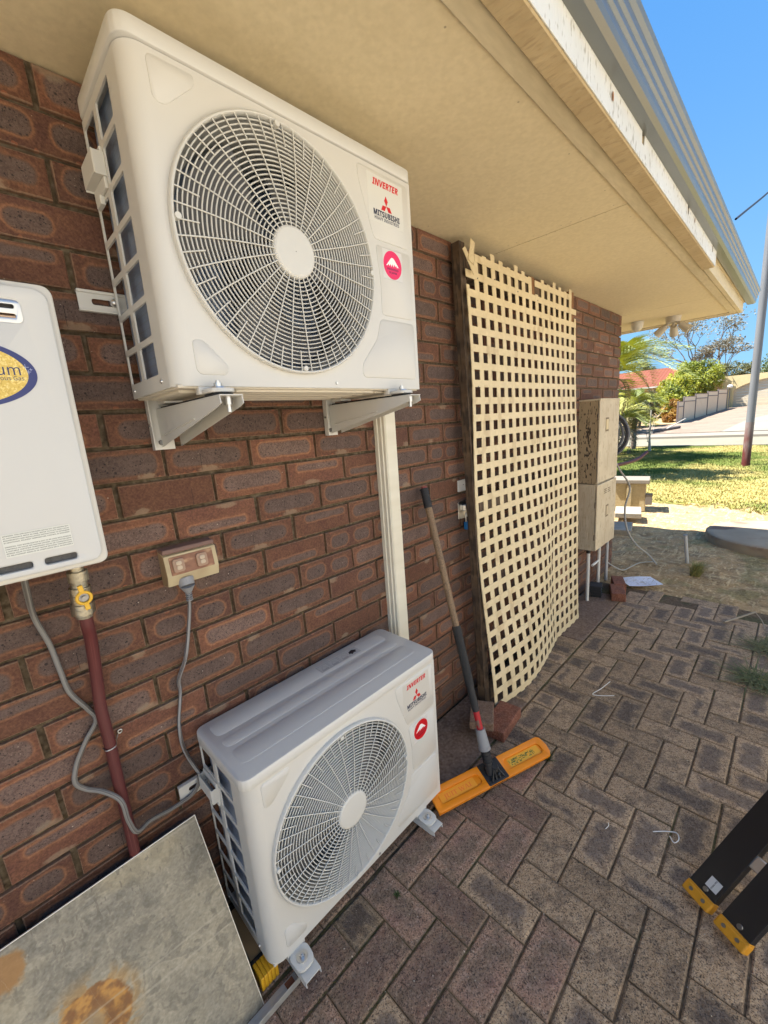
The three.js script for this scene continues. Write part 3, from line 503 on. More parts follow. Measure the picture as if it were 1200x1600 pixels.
  for (let k = 0; k < 3; k++) {
    const P = [], id = [], N = 14, Mm = 8, a0 = k * 2.0944 + o.spin;
    for (let i = 0; i <= N; i++) for (let j = 0; j <= Mm; j++) { const t = i / N, s = j / Mm, rad = lerp(0.052, 0.224, t), wdt = lerp(0.75, 1.52, Math.sin(t * 1.45)), a = a0 + (s - 0.5) * wdt + 0.35 * t; P.push(cx + Math.cos(a) * rad, cy + Math.sin(a) * rad, D - 0.085 - (s - 0.5) * lerp(0.05, 0.078, t) + 0.012 * Math.sin(s * 3.1)); }
    for (let i = 0; i < N; i++) for (let j = 0; j < Mm; j++) { const a = i * (Mm + 1) + j; id.push(a, a + 1, a + Mm + 1, a + 1, a + Mm + 2, a + Mm + 1); }
    const g = new THREE.BufferGeometry(); g.setAttribute('position', new THREE.Float32BufferAttribute(P, 3)); g.setIndex(id); g.computeVertexNormals(); part('blade', g, fanMat, fan);
  }
  part('fan_motor', merge(rod([cx, cy, 0.06], [cx, cy, 0.145], 0.045, 0.045, 28), box(cx - 0.03, cx + 0.03, 0.02, H - 0.04, 0.045, 0.055)), darkSteel, u);
  // moulded fan guard: rim, rings, long and short spokes, hub plate
  const gz = D + 0.012, rimP = [[0.2580, -0.013], [0.2590, -0.008], [0.2582, -0.001], [0.2555, 0.0022], [0.2525, 0.001], [0.2512, -0.006], [0.2515, -0.013]].map(([a, b]) => new THREE.Vector2(a, b));
  const guard = part('fan_guard', new THREE.LatheGeometry(rimP, 96).rotateX(Math.PI / 2).translate(cx, cy, gz), plasticWhite, u);
  const NR = 22, dome = q => 0.012 * (1 - Math.pow(q / 0.256, 2));
  for (let k = 0; k < NR; k++) { const q = 0.061 + (0.2445 - 0.061) * k / (NR - 1); part('ring', new THREE.TorusGeometry(q, 0.0015, 6, 88).scale(1, 1, 1.7).translate(cx, cy, gz - 0.006 + dome(q)), plasticWhite, guard); }
  const spoke = (a, q0, q1) => { const P = []; for (let i = 0; i <= 5; i++) { const q = lerp(q0, q1, i / 5), b = a + 0.035 * Math.pow((q - 0.05) / 0.2, 1.5); P.push([cx + Math.cos(b) * q, cy + Math.sin(b) * q, gz - 0.001 + dome(q)]); } return tube(P, 0.0015, 8, 5); };
  for (let k = 0; k < 28; k++) { const a = k * Math.PI * 2 / 28 + 0.05; part('spoke', spoke(a, 0.050, 0.2555), plasticWhite, guard); part('spoke', spoke(a + Math.PI / 28, 0.208, 0.2555), plasticWhite, guard); }
  const hp = [[0.001, 0.0035], [0.046, 0.003], [0.0520, 0.001], [0.0545, -0.004], [0.0545, -0.010]].map(([a, b]) => new THREE.Vector2(a, b));
  part('hub_plate', new THREE.LatheGeometry(hp, 56).rotateX(Math.PI / 2).translate(cx, cy, gz + 0.011), plasticWhite, guard);
  for (const a of [0.02, 1.6, 3.1, 4.72]) part('screw_boss', rod([cx + Math.cos(a) * 0.247, cy + Math.sin(a) * 0.247, gz - 0.008], [cx + Math.cos(a) * 0.247, cy + Math.sin(a) * 0.247, gz + 0.005], 0.006, 0.006, 14), plasticWhite, guard);
  // top cover with three pressed bars
  const top = part('top_cover', toCreasedNormals(extrude(roundPoly([[-0.003, 0.003], [W + 0.003, 0.003], [W + 0.003, -D - 0.003], [-0.003, -D - 0.003]], 0.028), cap - 0.006, 0.003, 4, 8).rotateX(-Math.PI / 2).translate(0, H - cap + 0.003, 0), 0.6), cabinetEdge, u);
  for (const [a, b] of [[0.016, 0.080], [0.096, 0.140], [0.158, 0.226]]) { const g = extrude(rrect(0.026, 0.694, -b, -a, 0.022), 0.0001, 0.0009, 2, 8).rotateX(-Math.PI / 2).translate(0, H - 0.0005, 0); part('pressed_bar', toCreasedNormals(g, 0.9), cabinetEdge, top); }
  // base pan with ribs, bolt-down feet
  part('base_pan', merge(rbox(0.006, W - 0.006, -0.004, 0.004, 0.006, D - 0.006, 0.003), ...[0.05, 0.10, 0.15, 0.20, 0.245].map(z => rbox(0.13, 0.55, -0.010, 0.0, z - 0.012, z + 0.012, 0.004)), rbox(0.57, 0.70, -0.009, 0, 0.04, 0.24, 0.004), rbox(0.02, 0.10, -0.009, 0, 0.05, 0.23, 0.004)), mat([0.62, 0.57, 0.47], 0.5), u);
  for (const fx of [0.072, 0.620]) {
    const f = part('foot', toCreasedNormals(merge(extrude(roundPoly([[fx - 0.028, 0], [fx + 0.028, 0], [fx + 0.024, -0.056], [fx - 0.024, -0.056]], 0.02), 0.006, 0.001, 2, 6).rotateX(-Math.PI / 2).translate(0, -0.0155, D - 0.002), rbox(fx - 0.028, fx + 0.028, -0.016, 0.0, D - 0.02, D - 0.001, 0.002)), 0.7), cabinet, u);
    const s = part('bolt', merge(new THREE.CylinderGeometry(0.0155, 0.0165, 0.003, 20).translate(fx, -0.0065, D + 0.026), new THREE.CylinderGeometry(0.008, 0.008, 0.009, 6).translate(fx, -0.001, D + 0.026), new THREE.CylinderGeometry(0.004, 0.004, 0.012, 10).translate(fx, 0.002, D + 0.026)), steel, f);
    part('foot', rbox(fx - 0.022, fx + 0.022, -0.014, -0.002, 0.0, 0.05, 0.002), cabinet, u);
  }
  // stickers and screws
  const st = (x0, x1, y0b, y1b, t, nm) => { const e = 0.0018; part(nm, quadGeo([x0, y0b, D + e], [x1, y0b, D + e], [x1, y1b, D + e], [x0, y1b, D + e]), mat(0xffffff, 0.35, { map: t }), u); };
  st(0.561, 0.697, 0.432, 0.545, inverterLabel(o.dark), 'printed_label'); st(0.601, 0.680, 0.296, 0.374, roundLabel(o.red), 'round_sticker');
  const scr = (x, y, z, n) => part('screw', rod([x, y, z], [x + n[0] * 0.003, y + n[1] * 0.003, z + n[2] * 0.003], 0.0042, 0.0035, 12), steel, u);
  scr(0.604, H - 0.012, D + 0.002, [0, 0, 1]); scr(0.40, 0.012, D, [0, 0, 1]); scr(0, 0.016, 0.02, [-1, 0, 0]); scr(0, 0.016, 0.205, [-1, 0, 0]); scr(-0.002, H - 0.012, 0.06, [-1, 0, 0]);
  return u;
}
const upper = makeUnit('large white outdoor air conditioner unit mounted high under the eave', 1.574, { red: '#e2285f', spin: 0.3 });
const lower = makeUnit('cream outdoor air conditioner unit near the paving with clean top cover', 0.072, { red: '#c40d1c', spin: 1.5, dark: true });
part('warning_sticker', quadGeo([0.395, 0.5962 + 0.0006, 0.066], [0.575, 0.5962 + 0.0006, 0.066], [0.575, 0.5962 + 0.0006, 0.024], [0.395, 0.5962 + 0.0006, 0.024]), mat(0xffffff, 0.5, { map: canvasTex(512, 128, (g, w, h) => { g.fillStyle = '#b9b9b6'; g.fillRect(0, 0, w, h); g.strokeStyle = '#8b8c8e'; g.lineWidth = 3; for (const x of [10, 135, 262]) { g.strokeRect(x, 12, 112, 104); g.beginPath(); g.moveTo(x + 56, 30); g.lineTo(x + 92, 88); g.lineTo(x + 20, 88); g.closePath(); g.stroke(); for (let i = 0; i < 3; i++) g.strokeRect(x + 20, 94 + i * 7, 72, 1); } g.fillStyle = '#1c1e24'; g.beginPath(); g.moveTo(400, 40); g.lineTo(452, 22); g.lineTo(492, 58); g.lineTo(476, 64); g.lineTo(470, 92); g.lineTo(440, 84); g.lineTo(410, 104); g.lineTo(404, 78); g.lineTo(386, 80); g.closePath(); g.fill(); }) }), lower);

// wall brackets: rail, two uprights and two arms each
function makeBracket(label, yArm, yRail, armX) {
  const b = thing('wall_bracket', label, 'bracket', { group: 'steel wall brackets' });
  const rs = new THREE.Shape(); rs.moveTo(-0.120, yRail - 0.020); rs.lineTo(0.76, yRail - 0.020); rs.lineTo(0.76, yRail + 0.020); rs.lineTo(-0.120, yRail + 0.020); rs.closePath();
  for (const a of [[-0.094, -0.046], [0.68, 0.73]]) rs.holes.push(new THREE.Path(rrect(a[0], a[1], yRail - 0.0075, yRail + 0.0055, 0.006).getPoints(6)));
  part('rail', merge(new THREE.ExtrudeGeometry(rs, { depth: 0.002, bevelEnabled: false }).translate(0, 0, 0.010), rbox(-0.120, 0.76, yRail + 0.016, yRail + 0.0225, 0.002, 0.016, 0.002), rbox(-0.120, 0.76, yRail - 0.0225, yRail - 0.017, 0.002, 0.014, 0.002)), cabinet, b);
  part('bolt', merge(rod([-0.052, yRail, 0.004], [-0.052, yRail, 0.019], 0.009, 0.009, 6), new THREE.SphereGeometry(0.008, 12, 8).translate(-0.052, yRail, 0.019)), steel, b);
  for (const ax of armX) {
    const w = 0.048, lowY = Math.max(0.008, yArm - 0.092);
    part('upright', merge(rbox(ax - 0.040, ax + 0.012, lowY - 0.006, yRail, 0.0015, 0.0035, 0.0008), rbox(ax - 0.042, ax - 0.039, lowY - 0.006, yRail, 0.0015, 0.022, 0.0008)), cabinet, b);
    const prof = poly([[0.006, lowY], [0.006, yArm], [0.371, yArm], [0.374, yArm - 0.014], [0.358, yArm - 0.020]]), pf = poly([[0.006, lowY], [0.006, yArm], [0.371, yArm], [0.374, yArm - 0.014], [0.358, yArm - 0.020]].map(([z, y]) => [-z, y]));
    const web = x => new THREE.ExtrudeGeometry(pf, { depth: 0.002, bevelEnabled: false }).rotateY(Math.PI / 2).translate(x, 0, 0);
    const arm = part('arm', merge(web(ax - 0.020), web(ax + w - 0.022), rbox(ax - 0.020, ax + w - 0.020, yArm, yArm + 0.0025, 0.006, 0.374, 0.001)), cabinet, b);
    part('stiffener', rod([ax - 0.0205, lowY + 0.03, 0.03], [ax - 0.0205, yArm - 0.035, 0.24], 0.002, 0.002, 6), cabinet, arm);
    part('rubber_pad', merge(rbox(ax - 0.018, ax + w - 0.024, yArm + 0.003, yArm + 0.0085, 0.30, 0.344, 0.002), rbox(ax - 0.010, ax + w - 0.03, yArm + 0.003, yArm + 0.008, 0.012, 0.29, 0.002)), rubber, b);
    part('bolt', merge(rod([ax + 0.006, yArm - 0.016, 0.352], [ax + 0.006, yArm, 0.352], 0.008, 0.008, 6), rod([ax + 0.006, yArm - 0.03, 0.352], [ax + 0.006, yArm - 0.016, 0.352], 0.0045, 0.0045, 10)), steel, b);
    part('screw', merge(rod([ax - 0.02, lowY + 0.012, 0.004], [ax - 0.02, lowY + 0.012, 0.012], 0.007, 0.006, 12), rod([ax - 0.045, lowY + 0.055, 0.012], [ax - 0.0385, lowY + 0.055, 0.012], 0.0035, 0.0035, 10)), darkSteel, b);
  }
  return b;
}
makeBracket('cream steel bracket carrying the upper air conditioner unit, slotted rail end showing', 1.5485, 1.788, [0.020, 0.568]);
makeBracket('cream steel bracket low on the wall under the lower air conditioner unit', 0.0465, 0.492, [0.020, 0.568]);

// ================================================================ gas water heater at the left edge
{
  const h = thing('water_heater', 'white gas water heater on the brick wall at the left edge', 'water heater');
  const x0 = -0.545, x1 = -0.196, y0 = 1.243, y1 = 1.755, white = mat([0.57, 0.58, 0.575], 0.35, { bumpMap: rep(grain, 8, 8), bumpScale: 0.0001 }), edge = mat([0.60, 0.59, 0.55], 0.4);
  part('case', toCreasedNormals(extrude(rrect(x0, x1, y0, y1, 0.016), 0.150, 0.003, 3, 8).translate(0, 0, 0.025), 0.6), edge, h);
  const fs = rrect(x0 + 0.010, x1 - 0.010, y0 + 0.010, y1 - 0.010, 0.020);
  for (const [a, b] of [[-0.297, -0.241], [-0.366, -0.308], [-0.435, -0.379], [-0.504, -0.450]]) fs.holes.push(new THREE.Path(rrect(a, b, 1.2585, 1.2775, 0.0092).getPoints(6)));
  fs.holes.push(new THREE.Path(rrect(-0.50, -0.241, 1.685, 1.727, 0.012).getPoints(6)));
  const front = part('front_cover', toCreasedNormals(extrude(fs, 0.006, 0.003, 3, 8).translate(0, 0, 0.180), 0.6), white, h);
  part('air_vent', box(-0.505, -0.24, 1.256, 1.280, 0.1795, 0.1805), mat([0.16, 0.16, 0.16], 0.8, { bumpMap: rep(coarse, 6, 6), bumpScale: 0.004 }), front);
  const ex = part('exhaust_outlet', box(-0.498, -0.243, 1.686, 1.726, 0.1785, 0.180), mat([0.02, 0.018, 0.016], 0.6), h);
  part('flange', toCreasedNormals((() => { const s = rrect(-0.497, -0.244, 1.688, 1.724, 0.011); s.holes.push(new THREE.Path(rrect(-0.488, -0.251, 1.709, 1.7185, 0.0045).getPoints(6)), new THREE.Path(rrect(-0.488, -0.251, 1.694, 1.7035, 0.0045).getPoints(6))); return extrude(s, 0.005, 0.0015, 2, 6).translate(0, 0, 0.1815); })(), 0.7), steel, ex);
  part('flue_lip', rod([-0.488, 1.698, 0.181], [-0.252, 1.698, 0.181], 0.0035, 0.0035, 8), mat([0.55, 0.38, 0.25], 0.4, { metalness: 1 }), ex);
  part('screw', rod([-0.268, 1.7515, 0.178], [-0.268, 1.7515, 0.1835], 0.0055, 0.0045, 14), steel, h);
  // oval badge: yellow crackle field in a navy crescent, its right end in view
  const badge = canvasTex(1024, 512, (g, w, hh) => {
    g.fillStyle = '#dedfe0'; g.fillRect(0, 0, w, hh);
    g.fillStyle = '#2b3570'; g.beginPath(); g.ellipse(512, 256, 512, 254, 0, 0, 7); g.fill();
    g.save(); g.beginPath(); g.ellipse(470, 256, 496, 232, 0, 0, 7); g.clip(); g.fillStyle = '#d6b95c'; g.fillRect(0, 0, w, hh);
    const q = rng(77); for (let i = 0; i < 2600; i++) { g.fillStyle = ['rgba(240,222,140,0.55)', 'rgba(178,140,52,0.35)', 'rgba(250,240,190,0.35)'][i % 3]; const x = q() * w, y = q() * hh; g.beginPath(); g.ellipse(x, y, 3 + 9 * q(), 2 + 5 * q(), q() * 3, 0, 7); g.fill(); }
    g.restore(); g.fillStyle = '#23295c'; g.textAlign = 'right'; g.font = '108px sans-serif'; g.fillText('um', 930, 266); g.font = '42px sans-serif'; g.fillText('eous Gas', 936, 304);
    g.strokeStyle = 'rgba(230,236,255,0.75)'; g.lineWidth = 3; for (const [x, y, s] of [[958, 205, 22], [972, 240, 16], [990, 222, 10]]) { g.beginPath(); g.moveTo(x - s, y); g.lineTo(x + s, y); g.moveTo(x, y - s); g.lineTo(x, y + s); g.stroke(); }
  });
  const bd = new THREE.CircleGeometry(1, 64).scale(0.110, 0.058, 1).translate(-0.352, 1.603, 0.1898); part('badge', bd, mat(0xffffff, 0.4, { map: badge }), front);
  const warn = canvasTex(1024, 440, (g, w, hh) => {
    g.fillStyle = '#d4d6d0'; g.fillRect(0, 0, w, hh); g.fillStyle = '#4a4f48'; g.font = 'bold 29px sans-serif'; g.textAlign = 'left';
    const T = ['WARNING: THIS APPLIANCE DELIVERS WATER NOT EXCEEDING 50°C', 'IN ACCORDANCE WITH AS 3498. REFER TO STATE AND LOCAL', 'REQUIREMENTS AND INSTALLATION INSTRUCTIONS TO DETERMINE', 'IF ADDITIONAL DELIVERY TEMPERATURE CONTROL IS REQUIRED.', '', 'WARNING: THIS WATER HEATER IS NOT TO BE USED WITH REMOTE', 'CONTROLS OR SOLAR PRE HEATER SYSTEMS, UNLESS FITTED WITH', 'A SUITABLE CERTIFIED TEMPERING VALVE OR THERMOSTATIC', 'MIXING VALVE TO ENSURE HOT WATER DELIVERY TEMPERATURES', 'TO ABLUTIONARY AREAS IS IN COMPLIANCE WITH AS/NZS3500.4'];
    T.forEach((t, i) => { const tw = g.measureText(t).width || 900; g.save(); g.translate(16, 44 + i * 41); g.scale(992 / tw, 1); if (t) g.fillText(t, 0, 0); g.restore(); });
  });
  part('warning_label', quadGeo([-0.344, 1.289, 0.1898], [-0.246, 1.289, 0.1898], [-0.246, 1.331, 0.1898], [-0.344, 1.331, 0.1898]), mat(0xffffff, 0.5, { map: warn }), front);
  part('cable_gland', rod([-0.325, 1.226, 0.10], [-0.325, 1.244, 0.10], 0.018, 0.020, 20), mat([0.66, 0.60, 0.46], 0.5), h);
  const cable = single('flex_cable', 'grey power cable looping down the wall from the water heater', 'cable', tube([[-0.325, 1.23, 0.10], [-0.325, 1.19, 0.075], [-0.322, 1.12, 0.03], [-0.308, 1.043, 0.013], [-0.302, 0.977, 0.010], [-0.295, 0.916, 0.010], [-0.272, 0.862, 0.012], [-0.260, 0.825, 0.014], [-0.288, 0.783, 0.012], [-0.316, 0.733, 0.010], [-0.326, 0.690, 0.010], [-0.310, 0.660, 0.010], [-0.285, 0.648, 0.030], [-0.256, 0.618, 0.058], [-0.250, 0.555, 0.064], [-0.238, 0.510, 0.062], [-0.205, 0.498, 0.040], [-0.144, 0.476, 0.022], [-0.09, 0.478, 0.020], [-0.071, 0.50, 0.024], [-0.066, 0.53, 0.030]], 0.0058, 160, 8), mat([0.30, 0.30, 0.295], 0.6, { map: tex(64, 256, (u, v) => { const n = fbm(u * 5, v * 18, 201, 4, 5, 18); return mix3([150, 148, 144], [96, 92, 88], sm(0.42, 0.7, n)); }) }));
  cable.material.color.setRGB(0.72, 0.72, 0.72);
}
// gas pipe with ball valve
{
  const p = thing('gas_pipe', 'dark red painted gas pipe with yellow handled valve below the water heater', 'pipe');
  const red = mat(0xffffff, 0.55, { map: tex(64, 512, (u, v) => { const n = fbm(u * 6, v * 40, 211, 4, 6, 40), m = fbm(u * 3, v * 8, 212, 3, 3, 8); return mix3(mix3([104, 50, 48], [80, 36, 36], m), [136, 92, 84], 0.5 * sm(0.62, 0.75, n)); }) });
  part('pipe_run', tube([[-0.243, 1.118, 0.085], [-0.242, 1.085, 0.080], [-0.240, 1.05, 0.064], [-0.241, 0.986, 0.046], [-0.244, 0.922, 0.034], [-0.248, 0.856, 0.030], [-0.247, 0.766, 0.030], [-0.248, 0.657, 0.030], [-0.248, 0.54, 0.030], [-0.249, 0.30, 0.030], [-0.249, 0.0, 0.030]], 0.0128, 90, 14), red, p);
  part('pipe_clip', merge(tube([[-0.262, 0.75, 0.022], [-0.258, 0.75, 0.042], [-0.248, 0.75, 0.045], [-0.238, 0.75, 0.040], [-0.232, 0.752, 0.020], [-0.225, 0.757, 0.008]], 0.0018, 24, 6), new THREE.TorusGeometry(0.0045, 0.002, 6, 16).translate(-0.219, 0.76, 0.004)), steel, p);
  const brass = mat([0.42, 0.38, 0.29], 0.35, { metalness: 0.9, bumpMap: rep(coarse, 2, 2), bumpScale: 0.001 });
  const v = part('valve_body', merge(rod([-0.239, 1.245, 0.092], [-0.2395, 1.212, 0.090], 0.013, 0.013, 18), rod([-0.2395, 1.214, 0.090], [-0.240, 1.193, 0.089], 0.0215, 0.0215, 6), rod([-0.240, 1.193, 0.089], [-0.241, 1.176, 0.088], 0.0155, 0.0165, 18), rod([-0.241, 1.178, 0.088], [-0.2425, 1.138, 0.086], 0.0205, 0.019, 14), rod([-0.2425, 1.140, 0.086], [-0.2435, 1.116, 0.085], 0.0225, 0.0225, 6), rod([-0.2435, 1.117, 0.085], [-0.244, 1.108, 0.084], 0.0165, 0.0155, 18)), brass, p);
  const yel = mat([0.72, 0.42, 0.03], 0.4);
  part('handle', merge(new THREE.TorusGeometry(0.0125, 0.0034, 8, 28).translate(0, 0, 0.002), rbox(-0.0048, 0.0048, 0.011, 0.0285, -0.001, 0.0045, 0.002), rbox(-0.0048, 0.0048, -0.028, -0.011, -0.001, 0.0045, 0.002)).rotateZ(0.12).translate(-0.2405, 1.158, 0.110), yel, v);
  part('handle_nut', merge(rod([-0.2405, 1.158, 0.104], [-0.2405, 1.158, 0.110], 0.010, 0.010, 16), rod([-0.2405, 1.158, 0.104], [-0.2405, 1.158, 0.1155], 0.005, 0.005, 6)), darkSteel, v);
}
// outdoor double power point and its plugged lead
{
  const o = thing('power_outlet', 'weathered cream double power point on the brick wall', 'power outlet');
  const cr = mat(0xffffff, 0.55, { map: tex(128, 128, (u, v) => { const n = fbm(u * 8, v * 8, 221, 4, 8, 8); return mix3([186, 172, 138], [146, 124, 94], sm(0.3, 0.7, n)); }) });
  const old = mat(0xffffff, 0.6, { map: tex(256, 128, (u, v) => { const n = fbm(u * 10, v * 6, 222, 5, 10, 6), m = fbm(u * 3, v * 3, 223, 3, 3, 3); return mix3(mix3([150, 108, 84], [120, 82, 64], n), [178, 146, 112], sm(0.5, 0.75, m)); }) });
  const prof = poly([[0, 1.098], [-0.040, 1.104], [-0.047, 1.128], [-0.038, 1.181], [0, 1.194]].map(([z, y]) => [z, y]));
  part('housing', toCreasedNormals(new THREE.ExtrudeGeometry(prof, { depth: 0.128, bevelEnabled: true, bevelSize: 0.002, bevelThickness: 0.003, bevelSegments: 2 }).rotateY(Math.PI / 2).translate(-0.054, 0, 0.002), 0.5), cr, o);
  part('hood', uvm(merge(rbox(-0.057, 0.077, 1.186, 1.199, 0.001, 0.040, 0.004)), 0.1), mat([0.19, 0.115, 0.095], 0.75), o);
  const fr = part('face_plate', rbox(-0.046, 0.066, -0.024, 0.024, 0, 0.004, 0.002), old, o); fr.position.set(0, 1.154, 0.0445); fr.rotation.x = -0.168; 
  for (const x of [-0.026, 0.034]) { const s = part('rocker_switch', toCreasedNormals(extrude(rrect(x - 0.013, x + 0.013, -0.016, 0.016, 0.006), 0.0045, 0.0012, 2, 6).translate(0, 0, 0.004), 0.6), mat([0.34, 0.22, 0.15], 0.5), fr); part('rocker_mark', toCreasedNormals(merge(...[0, 1].map(k => extrude(rrect(x - 0.006, x + 0.006, k ? 0.0015 : -0.0105, k ? 0.0105 : -0.0015, 0.004), 0.002, 0.0008, 2, 6).translate(0, 0, 0.0100))), 0.6), mat([0.50, 0.40, 0.29], 0.4), fr); }
  const l = thing('power_lead', 'grey appliance lead hanging from the power point to the lower unit', 'cable');
  part('plug', merge(rod([-0.012, 1.112, 0.036], [-0.012, 1.094, 0.044], 0.0215, 0.019, 22), rod([-0.012, 1.094, 0.044], [-0.011, 1.074, 0.042], 0.019, 0.0085, 18), ...[0, 1, 2, 3].map(k => new THREE.TorusGeometry(0.0072, 0.0016, 6, 16).rotateX(Math.PI / 2).translate(-0.011, 1.070 - k * 0.006, 0.041))), mat([0.26, 0.265, 0.28], 0.5), l);
  part('flex', tube([[-0.011, 1.078, 0.042], [-0.011, 1.045, 0.036], [-0.016, 0.989, 0.022], [-0.040, 0.884, 0.014], [-0.066, 0.829, 0.012], [-0.068, 0.795, 0.012], [-0.074, 0.765, 0.012], [-0.087, 0.70, 0.012], [-0.088, 0.629, 0.014], [-0.072, 0.56, 0.022], [-0.062, 0.53, 0.030], [-0.054, 0.51, 0.036]], 0.0052, 90, 8), mat(0xffffff, 0.6, { map: tex(64, 256, (u, v) => { const n = fbm(u * 5, v * 22, 231, 4, 5, 22); return mix3([140, 140, 140], [74, 66, 62], sm(0.45, 0.66, n)); }) }), l);
}
// white duct for the refrigerant pipes
{
  const d = thing('duct', 'white plastic pipe duct running down the wall between the two units', 'duct');
  const prof = [[0, 0.760], [-0.016, 0.760], [-0.018, 0.764], [-0.034, 0.764], [-0.037, 0.768], [-0.047, 0.769], [-0.052, 0.774], [-0.052, 0.826], [-0.047, 0.832], [0, 0.834]];
  const s = poly(prof.map(([z, x]) => [x, -z]));
  part('cover', toCreasedNormals(new THREE.ExtrudeGeometry(s, { depth: 1.52, bevelEnabled: false }).rotateX(Math.PI / 2).translate(0, 1.60, 0), 0.4), mat(0xffffff, 0.45, { map: tex(128, 256, (u, v) => { const n = fbm(u * 4, v * 30, 241, 4, 4, 30); return mix3([224, 220, 204], [208, 202, 182], n); }) }), d);
}
// hasp with a blue padlock, and a white plate, half behind the lattice
{
  const h = thing('door_hasp', 'galvanised hasp plate on the wall beside the lattice', 'hasp');
  const pl = rrect(1.292, 1.375, 0.990, 1.076, 0.006); for (const [x, y] of [[1.304, 1.062], [1.304, 1.004], [1.336, 1.062]]) { const q = new THREE.Path(); q.absarc(x, y, 0.005, 0, 6.283, true); pl.holes.push(q); }
  part('plate', extrude(pl, 0.002, 0.0005, 1, 8).translate(0, 0, 0.002), steel, h); part('staple', rbox(1.328, 1.352, 1.028, 1.058, 0.004, 0.024, 0.003), steel, h);
  const k = thing('padlock', 'small blue padlock hanging from the hasp', 'padlock');
  part('body', rbox(1.318, 1.362, 0.935, 0.975, 0.014, 0.034, 0.005), mat([0.015, 0.20, 0.52], 0.35), k); part('shackle', tube([[1.325, 0.97, 0.024], [1.325, 1.005, 0.024], [1.331, 1.020, 0.024], [1.340, 1.024, 0.024], [1.349, 1.020, 0.024], [1.355, 1.005, 0.024], [1.355, 0.97, 0.024]], 0.0035, 30, 8), steel, k);
  const w = thing('wall_plate', 'small white wall plate above the hasp', 'wall plate'); part('plate', rbox(1.292, 1.372, 1.128, 1.184, 0.001, 0.010, 0.003), mat([0.64, 0.63, 0.60], 0.4), w); part('screw', rod([1.332, 1.16, 0.009], [1.332, 1.16, 0.0115], 0.003, 0.003, 10), darkSteel, w);
}

